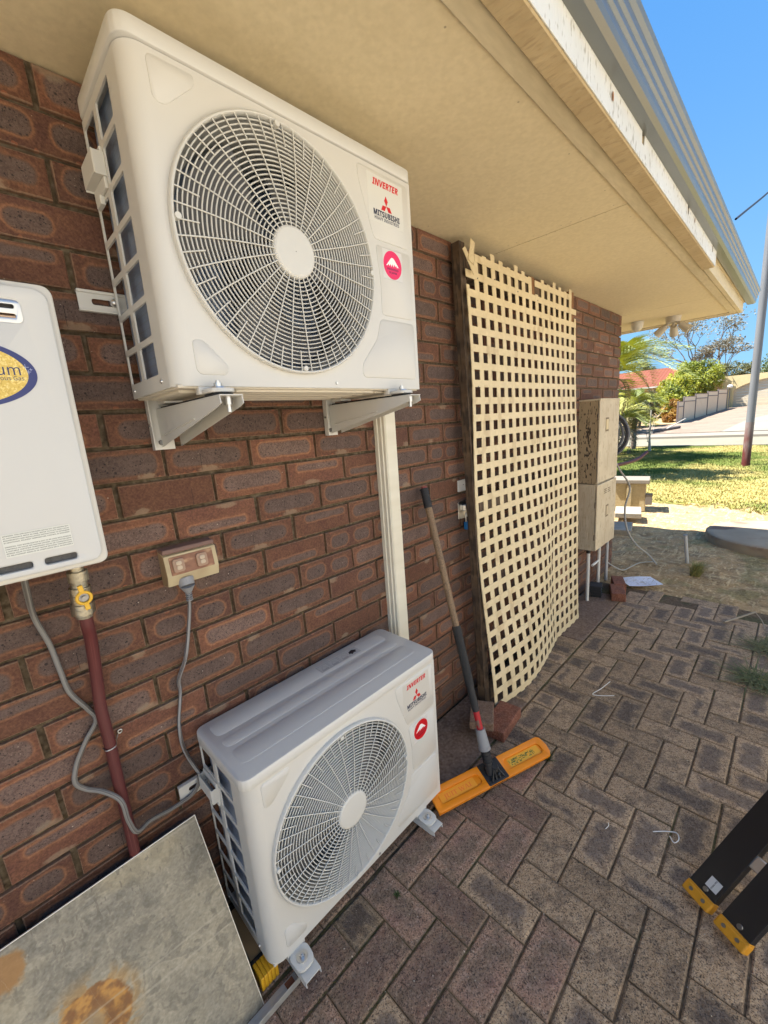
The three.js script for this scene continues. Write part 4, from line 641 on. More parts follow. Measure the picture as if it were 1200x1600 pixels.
// ================================================================ lattice screen leaning on the wall
{
  const t = thing('lattice_screen', 'tall cream plastic lattice panel on a timber frame leaning on the wall', 'lattice');
  const XL = 1.285, Wd = 1.26, Ht = 2.205;
  const surf = (s, y) => {
    const base = 0.142 - 0.072 * Math.pow(y / Ht, 0.9), S = s / Wd;
    let d = 0.070 * Math.exp(-Math.pow((s - 0.33) / 0.36, 2)) * Math.exp(-Math.pow(y / 0.42, 2)) - 0.03 * Math.exp(-Math.pow((s - 0.92) / 0.14, 2)) * Math.exp(-Math.pow((y - 0.35) / 0.42, 2));
    d += 0.010 * (1 + Math.sin(y * 4.0 + 0.8)) * Math.exp(-s / 0.5) + 0.005 * (1 + Math.sin(y * 4.2 + s * 3)) * sm(0.4, 1.1, s) + 0.032 * Math.exp(-Math.pow((y - 0.62) / 0.45, 2)) * Math.exp(-Math.pow((s - 0.62) / 0.3, 2));
    return Math.max(base + d, 0.1435 - 0.0346 * y);
  };
  const lm = mat(0xffffff, 0.6, { map: tex(512, 512, (u, v) => { const b = fbm(u * 5, v * 5, 251, 5, 5, 5), n = fbm(u * 60, v * 60, 252, 3, 60, 60), dirt = sm(0.6, 0.75, fbm(u * 16, v * 9, 253, 4, 16, 9)); return mix3(mix3([222, 205, 168], [208, 190, 150], b), [164, 140, 104], dirt * 0.3).map(q => q + (n - 0.5) * 16); }) });
  const ribbon = (pts, wdir, w, th, off) => {                       // pts of [s, y]; strip of width w across wdir
    const P = [], U = [], id = [];
    pts.forEach(([s, y]) => { for (const e of [-1, 1]) { const ss = s + (wdir ? 0 : e * w / 2), yy = y + (wdir ? e * w / 2 : 0), z = surf(clamp(ss, 0, Wd), clamp(yy, 0, Ht)) + off; P.push(XL + ss, yy, z, XL + ss, yy, z - th); U.push(ss, yy, ss, yy); } });
    for (let i = 0; i < pts.length - 1; i++) { const a = i * 4, b = a + 4, q = (k, l, m, n) => id.push(k, l, m, k, m, n); q(a, a + 2, b + 2, b); q(a + 3, a + 1, b + 1, b + 3); q(a + 1, a, b, b + 1); q(a + 2, a + 3, b + 3, b + 2); }
    const l = (pts.length - 1) * 4; id.push(0, 1, 3, 0, 3, 2, l, l + 2, l + 3, l, l + 3, l + 1);
    const g = new THREE.BufferGeometry(); g.setAttribute('position', new THREE.Float32BufferAttribute(P, 3)); g.setAttribute('uv', new THREE.Float32BufferAttribute(U, 2)); g.setIndex(id); const h = g.toNonIndexed(); h.computeVertexNormals(); return h;
  };
  const NX = 16, NY = 29, px = (Wd - 0.03) / NX, py = Ht / NY;
  for (let i = 0; i <= NX; i++) {                                   // upright strips
    const s = 0.020 + i * px - 0.005, broken = i === 0 ? Ht - 2.2 * py : i === 1 ? Ht - 0.55 * py : i === NX ? Ht - 2.1 * py : i === 9 ? Ht - 1.3 * py : Ht - 0.012 * (i % 3);
    part('upright_strip', ribbon(lin(0.004 + 0.012 * (i < 3 ? 1 - i / 3 : 0), broken, 44).map(y => [s, y]), 0, px * (i === 0 || i === NX ? 0.30 : 0.46), 0.003, 0), lm, t);
  }
  for (let j = 0; j < NY; j++) {                                    // cross strips
    const y = 0.018 + (j + 0.15) * py, a = j === NY - 1 ? px * 1.1 : 0.004, gapped = j === NY - 1;
    if (gapped) { part('cross_strip', ribbon(lin(a, px * 8.35, 24).map(s => [s, y]), 1, py * 0.41, 0.003, 0.0016), lm, t); part('cross_strip', ribbon(lin(px * 8.9, Wd - px * 1.0, 20).map(s => [s, y]), 1, py * 0.41, 0.003, 0.0016), lm, t); }
    else part('cross_strip', ribbon(lin(a, Wd - 0.004, 40).map(s => [s, y]), 1, py * 0.41, 0.003, 0.0016), lm, t);
  }
  // broken corner pieces, bent outwards
  const br = part('broken_strip', merge(box(-0.016, 0.016, -0.05, 0.055, -0.0015, 0.0015).rotateZ(-0.42).translate(0.012, 0.035, 0.004), box(-0.013, 0.013, -0.06, 0.05, -0.0015, 0.0015).rotateZ(0.55).translate(-0.012, 0, 0)), lm, t, 'snapped lattice corner sticking out');
  br.position.set(XL + 0.022, 2.130, 0.100); br.rotation.x = -0.15;
  // weathered timber frame behind
  const wt = tex(256, 1024, (u, v) => { const g = fbm(u * 46, v * 9, 261, 4, 46, 9), k = fbm(u * 5, v * 7, 262, 4, 5, 7), w = fbm(u * 9, v * 26, 263, 3, 9, 26); return mix3(mix3([112, 90, 66], [70, 58, 48], k), [48, 40, 34], 0.7 * sm(0.5, 0.7, g)).map((q, i) => q + (w - 0.5) * 30); });
  const wm = mat(0xffffff, 0.85, { map: wt, bumpMap: tex(256, 256, (u, v) => 255 * fbm(u * 46, v * 6, 261, 4, 46, 6), { srgb: false }), bumpScale: 0.003 });
  const lean = 0.074 / 2.14;
  const stud = (s0, s1, y0, y1, nm, m = wm) => { const g = uvm(rbox(XL + s0, XL + s1, y0, y1, -0.044, 0, 0.004), 0.6); const o = part(nm, g, m, t); o.rotation.x = -lean; o.position.z = 0.139; return o; };
  stud(-0.004, 0.040, 0.0, 2.215, 'frame_post'); stud(Wd - 0.045, Wd - 0.002, 0.0, 2.185, 'frame_post'); stud(0.042, Wd - 0.047, 2.07, 2.155, 'frame_rail'); stud(0.042, Wd - 0.047, 1.02, 1.10, 'frame_rail'); stud(0.042, Wd - 0.047, 0.02, 0.09, 'frame_rail');
  const redwood = mat([0.22, 0.10, 0.035], 0.7, { bumpMap: rep(coarse, 2, 6), bumpScale: 0.003 });
  stud(px * 8.4, px * 8.95, 2.09, 2.19, 'frame_block', redwood).position.z = 0.146; stud(Wd - 0.075, Wd - 0.012, 2.02, 2.205, 'frame_block', redwood).position.z = 0.1425;
  for (const [i, j] of [[1, 27.3], [3, 27.6], [6, 27.4], [9, 27.3], [12, 27.2], [0.35, 25.6], [0.4, 21.2], [0.6, 16.8], [15.4, 22.2], [15.4, 18.1], [10.2, 24.5]]) { const s = i * px + 0.02, y = j * py; part('nail', rod([XL + s, y, surf(s, y) - 0.002], [XL + s, y, surf(s, y) + 0.004], 0.0028, 0.0028, 8), darkSteel, t); }
}
// loose bricks at the foot of the lattice
function looseBrick(label, x, z, y, turn, w, d, h, m, tilt = 0) {
  const b = thing('loose_brick', label, 'brick', { group: 'loose bricks', pos: [x, y, z], turn }); const o = part('block', uvm(rbox(-w / 2, w / 2, 0, h, -d / 2, d / 2, 0.006), 0.2), m, b); o.rotation.z = tilt; return b;
}
const looseTex = (a, b, s) => mat(0xffffff, 0.9, { map: tex(256, 256, (u, v) => { const n = fbm(u * 40, v * 40, s, 4, 40, 40), m = fbm(u * 5, v * 5, s + 1, 4, 5, 5); return mix3(a, b, m).map(q => q + (n - 0.5) * 60); }), bumpMap: coarse, bumpScale: 0.004 });
const lbA = looseTex([138, 112, 92], [112, 90, 74], 271), lbB = looseTex([142, 88, 66], [112, 74, 58], 273);
looseBrick('reddish loose brick lying flat under the corner of the lattice', 1.225, 0.262, 0.002, 0.10, 0.215, 0.110, 0.053, lbB);
looseBrick('grey brown loose brick resting on the reddish brick beside the broom handle', 1.145, 0.200, 0.0555, 0.52, 0.16, 0.110, 0.042, lbA, 0.02);
looseBrick('brown cored brick lying on the paving below the meter box', 3.09, 0.245, 0.002, 0.35, 0.21, 0.10, 0.065, lbB);
looseBrick('dark brown brick stacked behind another below the meter box', 3.27, 0.20, 0.002, 0.40, 0.2, 0.09, 0.07, lbB);

// ================================================================ broom, sheet, channel, level, ladder
{
  const b = thing('broom', 'orange headed push broom with a worn wooden handle leaning on the wall', 'broom');
  const P0 = V(0.892, 0.085, 0.388), P1 = V(1.005, 1.195, 0.030), d = P1.clone().sub(P0), pt = t => P0.clone().addScaledVector(d, t).toArray();
  const wood = mat(0xffffff, 0.7, { map: tex(64, 512, (u, v) => { const g = fbm(u * 16, v * 12, 281, 4, 16, 12), n = fbm(u * 20, v * 120, 282, 3, 20, 120); return mix3(mix3([150, 124, 94], [112, 92, 72], g), [84, 70, 56], 0.6 * sm(0.6, 0.72, n)); }) });
  part('wooden_handle', rod(pt(0.49), pt(0.94), 0.0140, 0.0150, 16), wood, b);
  part('top_grip', merge(rod(pt(0.925), pt(0.998), 0.0175, 0.0170, 16), ...[0, 1, 2, 3, 4, 5, 6, 7].map(k => rod(pt(0.928 + k * 0.009), pt(0.932 + k * 0.009), 0.0190, 0.0190, 16))), rubber, b);
  part('hanging_cap', rod(pt(0.998), pt(1.004), 0.014, 0.012, 14), mat([0.30, 0.06, 0.05], 0.5), b);
  part('foam_grip', rod(pt(0.285), pt(0.49), 0.0175, 0.0180, 18), mat([0.03, 0.03, 0.03], 0.9, { bumpMap: rep(coarse, 2, 8), bumpScale: 0.002 }), b);
  part('lower_grip', merge(rod(pt(0.19), pt(0.285), 0.0145, 0.0150, 16), rod(pt(0.278), pt(0.285), 0.0165, 0.0165, 16)), rubber, b);
  part('red_shaft', rod(pt(0.125), pt(0.205), 0.0125, 0.0130, 16), mat(0xffffff, 0.5, { map: tex(128, 128, (u, v) => mix3([172, 24, 34], [120, 92, 80], sm(0.52, 0.66, fbm(u * 4, v * 3, 283, 4, 4, 3)))) }), b);
  part('locking_collar', merge(rod(pt(0.065), pt(0.128), 0.0235, 0.0195, 10), rod(pt(0.058), pt(0.068), 0.0245, 0.0245, 18)), mat([0.26, 0.27, 0.285], 0.5), b);
  part('threaded_socket', merge(rod(pt(-0.025), pt(0.06), 0.0175, 0.0165, 16), ...[0, 1, 2, 3, 4].map(k => rod(pt(0.002 + k * 0.011), pt(0.007 + k * 0.011), 0.0195, 0.0195, 16))), rubber, b);
  // head: a shallow tray turned in plan, low along its leading edge
  const hg = new THREE.Group(); const yaw = -Math.atan2(0.198, 0.55), L = 0.285;
  const orange = mat(0xffffff, 0.42, { map: tex(256, 256, (u, v) => { const n = fbm(u * 8, v * 8, 284, 5, 8, 8); return mix3([240, 148, 22], [226, 130, 16], n); }) });
  const M4 = new THREE.Matrix4().makeRotationY(yaw).setPosition(0.906, 0, 0.396), tilt = new THREE.Matrix4().makeRotationX(0.30);
  const place = g => g.applyMatrix4(tilt).applyMatrix4(M4).translate(0, 0.048, 0);
  const pocket = (a, c) => new THREE.Path(rrect(a, c, -0.023, 0.023, 0.021).getPoints(8));
  const bar = new THREE.Shape([[-L, -0.040], [-L + 0.01, -0.043], [L - 0.012, -0.043], [L, -0.030], [L + 0.006, 0.0], [L, 0.034], [L - 0.012, 0.043], [-L + 0.01, 0.043], [-L, 0.040]].map(q => new THREE.Vector2(...q)));
  const solid = bar.clone(); bar.holes.push(pocket(-L + 0.022, -0.062), pocket(0.062, L - 0.022));
  part('head', place(toCreasedNormals(merge(extrude(bar, 0.004, 0.002, 2, 6).rotateX(-Math.PI / 2).translate(0, 0.0045, 0), extrude(solid, 0.004, 0.001, 1, 4).rotateX(-Math.PI / 2), rbox(-L + 0.004, L - 0.004, -0.020, 0.001, -0.038, -0.030, 0.002), rbox(-L + 0.003, L - 0.003, -0.014, 0.003, 0.034, 0.0425, 0.003)), 0.5)), orange, b, 'orange plastic broom head with pressed lettering');
  const txt = (str, col) => canvasTex(512, 128, (g, w, h) => { g.fillStyle = '#ec9a24'; g.fillRect(0, 0, w, h); g.fillStyle = col; g.textAlign = 'center'; g.font = 'bold 84px serif'; g.fillText(str, w / 2, 96); });
  const worn = canvasTex(512, 128, (g, w, h) => { g.fillStyle = '#e2a32a'; g.fillRect(0, 0, w, h); const q = rng(91); for (let i = 0; i < 150; i++) { g.fillStyle = q() < 0.55 ? 'rgba(74,92,40,0.7)' : 'rgba(214,170,60,0.8)'; g.fillRect(q() * 330, 22 + q() * 84, 6 + 34 * q(), 4 + 12 * q()); } g.fillStyle = 'rgba(96,104,40,0.7)'; for (let i = 0; i < 26; i++) g.fillRect(340 + q() * 80, 20 + q() * 70, 3 + 9 * q(), 8 + 26 * q()); });
  const dec = (x0, x1, t, nm) => part(nm, place(quadGeo([x0, 0.0058, 0.018], [x1, 0.0058, 0.018], [x1, 0.0058, -0.018], [x0, 0.0058, -0.018])), mat(0xffffff, 0.5, { map: t }), b);
  dec(-0.255, -0.090, txt('JUIT WAI', '#e8742a'), 'moulded_lettering'); dec(0.085, 0.250, worn, 'worn_label');
  part('head_clamp', place(merge(rbox(-0.050, 0.050, -0.006, 0.0135, -0.0445, 0.0445, 0.004), toCreasedNormals(new THREE.CylinderGeometry(0.016, 0.032, 0.034, 8).translate(0, 0.028, -0.004), 0.5), ...[-0.03, -0.01, 0.01, 0.03].map(x => rod([x, 0.014, 0.035], [x * 0.3, 0.04, 0.008], 0.004, 0.003, 6)), new THREE.SphereGeometry(0.007, 10, 8).translate(0.004, 0.03, 0.026))), black, b);
  const br = [], q = rng(95);
  for (let i = 0; i < 170; i++) { const x = (i / 169 - 0.5) * 2 * (L - 0.008), z = -0.033 + 0.012 * q(); const g = rod([x, -0.014, z], [x + 0.008 * (q() - 0.5), -0.046 + 0.008 * q(), z - 0.012 * q()], 0.0016, 0.0010, 4, false); br.push(g); }
  part('bristles', place(merge(br)), mat([0.55, 0.27, 0.04], 0.8), b); b.children[b.children.length - 1].userData.kind = 'stuff';
}
{ // galvanised sheet with rust rings
  const rust = [[0.46, 0.10, 0.115, 0.165], [0.02, 0.66, 0.02, 0.075], [0.20, 0.30, 0.0, 0.02]];
  const t = tex(1024, 1024, (u, v) => {
    const x = u * 0.62, y = v * 0.5, n = fbm(u * 14, v * 14, 291, 6), w = fbm(u * 30 + 3 * n, v * 30 + 4 * fbm(u * 9, v * 9, 293, 3), 292, 5), pale = fbm(u * 4, v * 4, 294, 4);
    const vein = Math.abs(fbm(u * 16 + 1.6 * n, v * 16 + 1.6 * w, 299, 4) - 0.5) * 2, fine = fbm(u * 120, v * 120, 300, 3);
    let c = mix3([130, 125, 112], [146, 140, 124], sm(0.3, 0.7, pale)); c = mix3(c, [168, 161, 144], 0.35 * sm(0.16, 0.0, vein)); c = mix3(c, [96, 93, 85], 0.4 * sm(0.5, 0.68, w)); c = c.map(q => q + (fine - 0.5) * 34);
    c = mix3(c, [160, 146, 114], 0.35 * sm(0.6, 0.95, v) * sm(0.4, 0.6, pale));
    c = mix3(c, [104, 98, 88], 0.6 * sm(0.70, 0.74, fbm(u * 70, v * 24, 296, 3)) * sm(0.7, 0.9, v));
    const wob = (fbm(u * 9, v * 9, 295, 5) - 0.5) * 0.034 + (fbm(u * 70, v * 70, 309, 3) - 0.5) * 0.010, d = Math.hypot(x - 0.312, (y - 0.252) * 1.02) + wob, ring = sm(0.074, 0.066, d) * (0.55 + 0.45 * sm(0.012, 0.030, d));
    c = mix3(c, mix3([120, 72, 28], [186, 128, 50], sm(0.3, 0.7, fbm(u * 40, v * 40, 297, 4))), 0.88 * ring * (0.75 + 0.25 * fine)); c = mix3(c, [150, 138, 116], sm(0.022, 0.012, d) * 0.5);
    c = mix3(c, [168, 122, 60], 0.5 * sm(0.11, 0.07, d) * (1 - ring) * sm(0.35, 0.6, w));
    const d2 = Math.hypot(x - 0.205, y - 0.452) + wob; c = mix3(c, [150, 104, 52], 0.75 * sm(0.040, 0.028, d2));
    if (vn(u * 3 + v * 40, v * 2, 310) > 0.93 || Math.abs(((u * 7 + v * 1.3 + 0.2 * n) % 1) - 0.5) < 0.0022) c = mix3(c, [176, 170, 156], 0.35);
    return c;
  }, { rep: false });
  const s = thing('metal_sheet', 'dull galvanised metal sheet with rust rings leaning at the foot of the wall', 'metal sheet');
  const T0 = [-0.720, 0.4245, 0.042], T1 = [-0.100, 0.4305, 0.042], B1 = [-0.088, 0.003, 0.298], B0 = [-0.708, 0.003, 0.298];
  const g = quadGeo(B0, B1, T1, T0), n = V(0, 0.512, 0.859);
  const rough = tex(256, 256, (u, v) => 105 + 110 * fbm(u * 12, v * 12, 298, 5, 12, 12), { srgb: false });
  part('sheet_face', g, mat(0xffffff, 0.75, { map: t, metalness: 0.25, roughnessMap: rough, bumpMap: coarse, bumpScale: 0.0012 }), s);
  const off = k => k.map((q, i) => q - [0, 0.512, 0.859][i] * 0.0022);
  part('sheet_back', quadGeo(off(B0), off(T0), off(T1), off(B1)), mat([0.2, 0.2, 0.19], 0.6, { metalness: 0.5 }), s);
  part('folded_edge', merge(rod([T0[0], T0[1] - 0.001, T0[2] - 0.0005], [T1[0], T1[1] - 0.001, T1[2] - 0.0005], 0.0022, 0.0022, 6), rod(T1, B1, 0.0013, 0.0013, 6)), mat([0.7, 0.68, 0.62], 0.35, { metalness: 0.8 }), s);
}
{ const c = thing('steel_channel', 'length of galvanised steel channel lying on the paving below the lower unit', 'steel channel');
  const g = mat([0.50, 0.51, 0.50], 0.42, { metalness: 0.7, bumpMap: rep(coarse, 3, 3), bumpScale: 0.001 });
  part('flange', merge(rbox(-0.40, 0.004, 0.002, 0.004, 0.300, 0.330, 0.001), rbox(-0.40, 0.004, 0.002, 0.022, 0.3305, 0.3325, 0.0008)), g, c); part('rusty_end', rbox(-0.030, -0.006, 0.0042, 0.006, 0.304, 0.322, 0.001), mat([0.20, 0.07, 0.03], 0.9), c); }
{ const l = thing('timber_offcut', 'short timber offcut with a yellow banded end between the sheet and the lower unit', 'timber');
  part('timber', uvm(rbox(-0.075, -0.030, 0.004, 0.040, 0.05, 0.225, 0.003), 0.3), mat([0.36, 0.25, 0.13], 0.8), l); part('yellow_end', merge(...[0, 1, 2, 3, 4].map(k => rbox(-0.078 + k * 0.0105, -0.068 + k * 0.0105, 0.003, 0.045, 0.226, 0.275, 0.0025))), mat([0.66, 0.36, 0.02], 0.45), l); part('dark_gap', rbox(-0.079, -0.026, 0.003, 0.044, 0.215, 0.2255, 0.001), black, l); }
{ // folding ladder, only its near feet in the frame
  const l = thing('ladder', 'black fibreglass folding ladder with orange feet at the right edge', 'ladder');
  const foot = [V(0.918, 0, 1.074), V(0.864, 0, 1.156)], dir = V(0.205, 0.30, 0.158).normalize(), wd = V(-0.043, 0, 0.071).normalize(), nm = wd.clone().cross(dir).normalize(); if (nm.y < 0) nm.negate();
  const basis = (o) => new THREE.Matrix4().makeBasis(wd, dir, wd.clone().cross(dir)).setPosition(o);
  const sgn = wd.clone().cross(dir).y > 0 ? 1 : -1, or = mat([0.72, 0.32, 0.015], 0.5, { bumpMap: rep(coarse, 3, 3), bumpScale: 0.001 }), blk = mat([0.012, 0.012, 0.013], 0.32, { bumpMap: rep(grain, 4, 4), bumpScale: 0.0004 }), al = mat([0.72, 0.73, 0.74], 0.3, { metalness: 1 });
  foot.forEach((f, k) => {
    const M = basis(f.clone().add(V(0, 0.02, 0)));
    part('rail', merge(rbox(-0.037, 0.037, 0.030, 1.45, sgn * 0.010 - 0.0015, sgn * 0.010 + 0.0015, 0.001), rbox(-0.037, -0.034, 0.030, 1.45, -0.014, 0.010, 0.001), rbox(0.034, 0.037, 0.030, 1.45, -0.014, 0.010, 0.001)).applyMatrix4(M), blk, l);
    part('foot', merge(rbox(-0.040, 0.040, -0.006, 0.026, -0.016, 0.016, 0.006), rbox(-0.0385, 0.0385, 0.022, 0.029, -0.015, 0.0145, 0.002)).applyMatrix4(M), or, l);
    part('rivet', merge(...[-0.018, 0.018].map(x => rod([x, 0.012, sgn * 0.015], [x, 0.012, sgn * 0.0185], 0.0055, 0.005, 12)), rod([0.004, 0.042, sgn * 0.0115], [0.004, 0.042, sgn * 0.014], 0.0075, 0.006, 14)).applyMatrix4(M), darkSteel, l);
    if (!k) part('sticker', quadGeo([-0.004, 0.052, sgn * 0.0122], [0.028, 0.052, sgn * 0.0122], [0.028, 0.085, sgn * 0.0122], [-0.004, 0.085, sgn * 0.0122]).applyMatrix4(M), mat(0xffffff, 0.5, { map: canvasTex(256, 256, (g, w) => { g.fillStyle = '#cfcfcb'; g.fillRect(0, 0, w, w); g.save(); g.translate(128, 128); g.rotate(-1.57); g.fillStyle = '#22242a'; g.font = 'bold 44px sans-serif'; g.textAlign = 'center'; g.fillText('FXN04-PRO', 0, 16); g.restore(); }) }), l);
  });
  const mid = foot[0].clone().lerp(foot[1], 0.5).add(V(0, 0.02, 0)), M = basis(mid);
  for (const h of [0.20, 0.46, 0.72, 0.98, 1.24]) part('rung', rbox(-0.02, 0.02, h - 0.02, h + 0.02, -0.012, 0.006, 0.004).applyMatrix4(M), al, l);
  const top = mid.clone().addScaledVector(dir, 1.45), far = V(top.x + (top.x - mid.x), 0.0, top.z + (top.z - mid.z));
  for (const s of [-0.046, 0.046]) part('rail', rod([top.x + wd.x * s, top.y - 0.01, top.z + wd.z * s], [far.x + wd.x * s, 0.02, far.z + wd.z * s], 0.022, 0.022, 10), blk, l);
  part('hinge', rod([top.x + wd.x * -0.09, top.y, top.z + wd.z * -0.09], [top.x + wd.x * 0.09, top.y, top.z + wd.z * 0.09], 0.035, 0.035, 18), al, l);
}
// ================================================================ meter box, conduits and things at the far end of the wall
{
  const m = thing('meter_box', 'weathered cream double meter box on the brick wall past the lattice', 'meter box');
  const pm = mat(0xffffff, 0.6, { map: tex(512, 512, (u, v) => { const b = fbm(u * 5, v * 5, 301, 5, 5, 5), s = fbm(u * 50, v * 4, 302, 4, 50, 4), d = sm(0.60, 0.72, fbm(u * 20, v * 16, 303, 4, 20, 16)); return mix3(mix3([208, 195, 168], [184, 168, 140], b), [140, 114, 84], 0.22 * d + 0.25 * sm(0.6, 0.75, s)); }), bumpMap: rep(coarse, 2, 2), bumpScale: 0.001 });
  const flake = tex(256, 512, (u, v) => { const b = fbm(u * 5, v * 5, 304, 5), bl = fbm(u * 22 + 2, v * 26, 305, 4), band = Math.exp(-Math.pow((u - 0.52 + 0.12 * (v - 0.5)) / 0.13, 2)) * sm(0.08, 0.3, v) * sm(0.95, 0.6, v); return mix3(mix3([172, 152, 118], [150, 130, 100], b), [46, 36, 28], sm(0.66 - 0.26 * band, 0.70 - 0.26 * band, bl) * 0.9); });
  const x0 = 2.852, x1 = 3.285, D = 0.146;
  const bx = (y0, y1, nm, sideMat) => {
    const c = part(nm, uvm(merge(box(x0 + 0.001, x1, y0, y1, 0.001, D - 0.014)), 0.6), pm, m);
    part('side_sheet', quadGeo([x0, y0, 0.001], [x0, y0, D - 0.014], [x0, y1, D - 0.014], [x0, y1, 0.001]), sideMat, c);
    const dr = part('door', uvm(rbox(x0 - 0.003, x1 + 0.003, y0 + 0.003, y1 - 0.003, D - 0.010, D, 0.003), 0.6), pm, m);
    return dr;
  };
  const up = bx(0.940, 1.540, 'upper_box', mat(0xffffff, 0.7, { map: flake })), lo = bx(0.425, 0.934, 'lower_box', pm);
  part('hood', uvm(rbox(x0 - 0.006, x1 + 0.006, 1.536, 1.548, 0.0, D + 0.004, 0.003), 0.6), pm, m);
  part('door_latch', merge(rbox(2.985, 3.035, 1.325, 1.40, D - 0.001, D + 0.004, 0.006)), mat([0.60, 0.47, 0.25], 0.4), up); part('latch_recess', rbox(2.978, 3.046, 1.312, 1.412, D - 0.0012, D + 0.0016, 0.002), mat([0.20, 0.15, 0.09], 0.7), up); part('latch_recess', rbox(3.052, 3.112, 0.652, 0.747, D - 0.0012, D + 0.0016, 0.002), mat([0.20, 0.15, 0.09], 0.7), lo); part('door_latch', rbox(3.06, 3.10, 0.665, 0.735, D - 0.001, D + 0.004, 0.005), mat([0.50, 0.40, 0.26], 0.4), lo);
  part('vent_slot', merge(...[0, 1, 2].map(k => [rbox(3.0, 3.055, 0.845 + k * 0.014, 0.851 + k * 0.014, D, D + 0.002, 0.001), rbox(3.085, 3.14, 0.845 + k * 0.014, 0.851 + k * 0.014, D, D + 0.002, 0.001)]).flat()), mat([0.16, 0.12, 0.08], 0.7), lo);
  part('hinge', merge(...[1.15, 1.42, 0.53, 0.78].map(y => rod([x0 - 0.002, y - 0.022, D - 0.013], [x0 - 0.002, y + 0.022, D - 0.013], 0.004, 0.004, 8))), mat([0.16, 0.13, 0.10], 0.6), m);
}
const conduitAt = (label, x, z, top, mt, extra) => { const c = thing('conduit', label, 'conduit', { group: 'conduits under the meter box' }); part('pipe', rod([x, 0.0, z], [x, top, z], 0.0125, 0.0125, 14), mt, c); part('coupling', rod([x, top - 0.03, z], [x, top, z], 0.0165, 0.0165, 14), extra || mt, c); return c; };
conduitAt('white conduit nearest the lattice under the meter box', 2.885, 0.085, 0.424, pvcWhite, black);
{ const c = conduitAt('white conduit with a side branch under the middle of the meter box', 3.30 - 0.04, 0.045, 0.424, pvcWhite); part('branch', rod([3.10, 0.22, 0.045], [3.25, 0.22, 0.045], 0.010, 0.010, 12), pvcWhite, c); }
conduitAt('grey conduit nearest the corner under the meter box', 3.40, 0.065, 0.60, pvcGrey);
{ const b = thing('junction_box', 'small black plastic box on the paving against the wall', 'box', { pos: [3.02, 0.002, 0.105], turn: 0.3 }); part('body', merge(rbox(-0.045, 0.045, 0, 0.085, -0.04, 0.04, 0.004), ...[0.02, 0.042, 0.064].map(y => rbox(-0.048, 0.048, y, y + 0.006, -0.043, 0.043, 0.002))), black, b); part('lid', rbox(-0.05, 0.05, 0.086, 0.094, -0.045, 0.045, 0.003), rubber, b); }
{ const p = thing('paper_sheet', 'printed white paper lying on the sand by the bricks', 'paper', { pos: [3.46, 0.021, 0.315], turn: 0.72 });
  const g = new THREE.PlaneGeometry(0.19, 0.27, 10, 12).rotateX(-Math.PI / 2), q = g.attributes.position; for (let i = 0; i < q.count; i++) q.setY(i, 0.006 * Math.sin(q.getX(i) * 22) * Math.cos(q.getZ(i) * 14) + 0.004); g.computeVertexNormals();
  part('page', g, mat(0xffffff, 0.8, { map: canvasTex(256, 384, (c, w, h) => { c.fillStyle = '#dfe3ef'; c.fillRect(0, 0, w, h); c.strokeStyle = '#8f9bc4'; c.lineWidth = 2; const r = rng(7); for (let y = 30; y < h - 24; y += 15) { c.beginPath(); c.moveTo(22, y); c.lineTo(60 + r() * 170, y); c.stroke(); } }) }), p); }
{ const h = thing('hose_reel', 'coiled grey garden hose on a reel at the corner of the house', 'hose reel');
  part('hose_coil', merge(...[0.215, 0.192, 0.17].map((r, k) => new THREE.TorusGeometry(r, 0.012, 8, 56).rotateY(Math.PI / 2).translate(3.90 + (k % 2) * 0.02, 1.235, -0.155))), mat([0.13, 0.135, 0.15], 0.6), h);
  part('reel_plate', rod([3.86, 1.25, -0.155], [3.885, 1.25, -0.155], 0.15, 0.15, 40), mat([0.10, 0.11, 0.125], 0.6), h); part('paper_tag', box(3.8545, 3.8595, 1.29, 1.33, -0.03, -0.008), mat([0.7, 0.7, 0.7], 0.6), h); part('mount', rod([3.772, 1.235, -0.155], [3.94, 1.235, -0.155], 0.05, 0.05, 20), mat([0.12, 0.12, 0.13], 0.6), h); }
{ const h = thing('hose_end', 'dark red pipe end sticking out past the corner of the house', 'pipe'); part('pipe', tube([[3.775, 0.955, -0.05], [3.90, 0.952, -0.035], [4.2, 0.945, -0.01], [4.55, 0.95, 0.0], [4.85, 0.985, 0.0]], 0.017, 30, 10), mat([0.085, 0.012, 0.007], 0.6), h); part('open_end', rod([4.842, 0.983, 0.0], [4.855, 0.9855, 0.0], 0.0185, 0.0185, 12), mat([0.05, 0.012, 0.008], 0.6), h); }
{ const c = single('loose_cable', 'pale cable trailing from the corner of the house to the sand', 'cable', tube([[3.79, 1.02, -0.02], [3.83, 0.92, 0.02], [3.95, 0.74, 0.08], [3.90, 0.55, 0.06], [3.86, 0.35, 0.10], [3.92, 0.2, 0.17], [4.0, 0.09, 0.26], [3.96, 0.025, 0.33]], 0.0085, 70, 8), mat([0.36, 0.34, 0.30], 0.6)); }
{ const c = single('earth_cable', 'thin pale cable looping on the ground behind the paper', 'cable', tube([[3.42, 0.17, 0.05], [3.50, 0.10, 0.10], [3.62, 0.04, 0.14], [3.80, 0.022, 0.16], [3.95, 0.024, 0.20], [4.05, 0.026, 0.30]], 0.005, 40, 6), mat([0.40, 0.38, 0.33], 0.6)); }
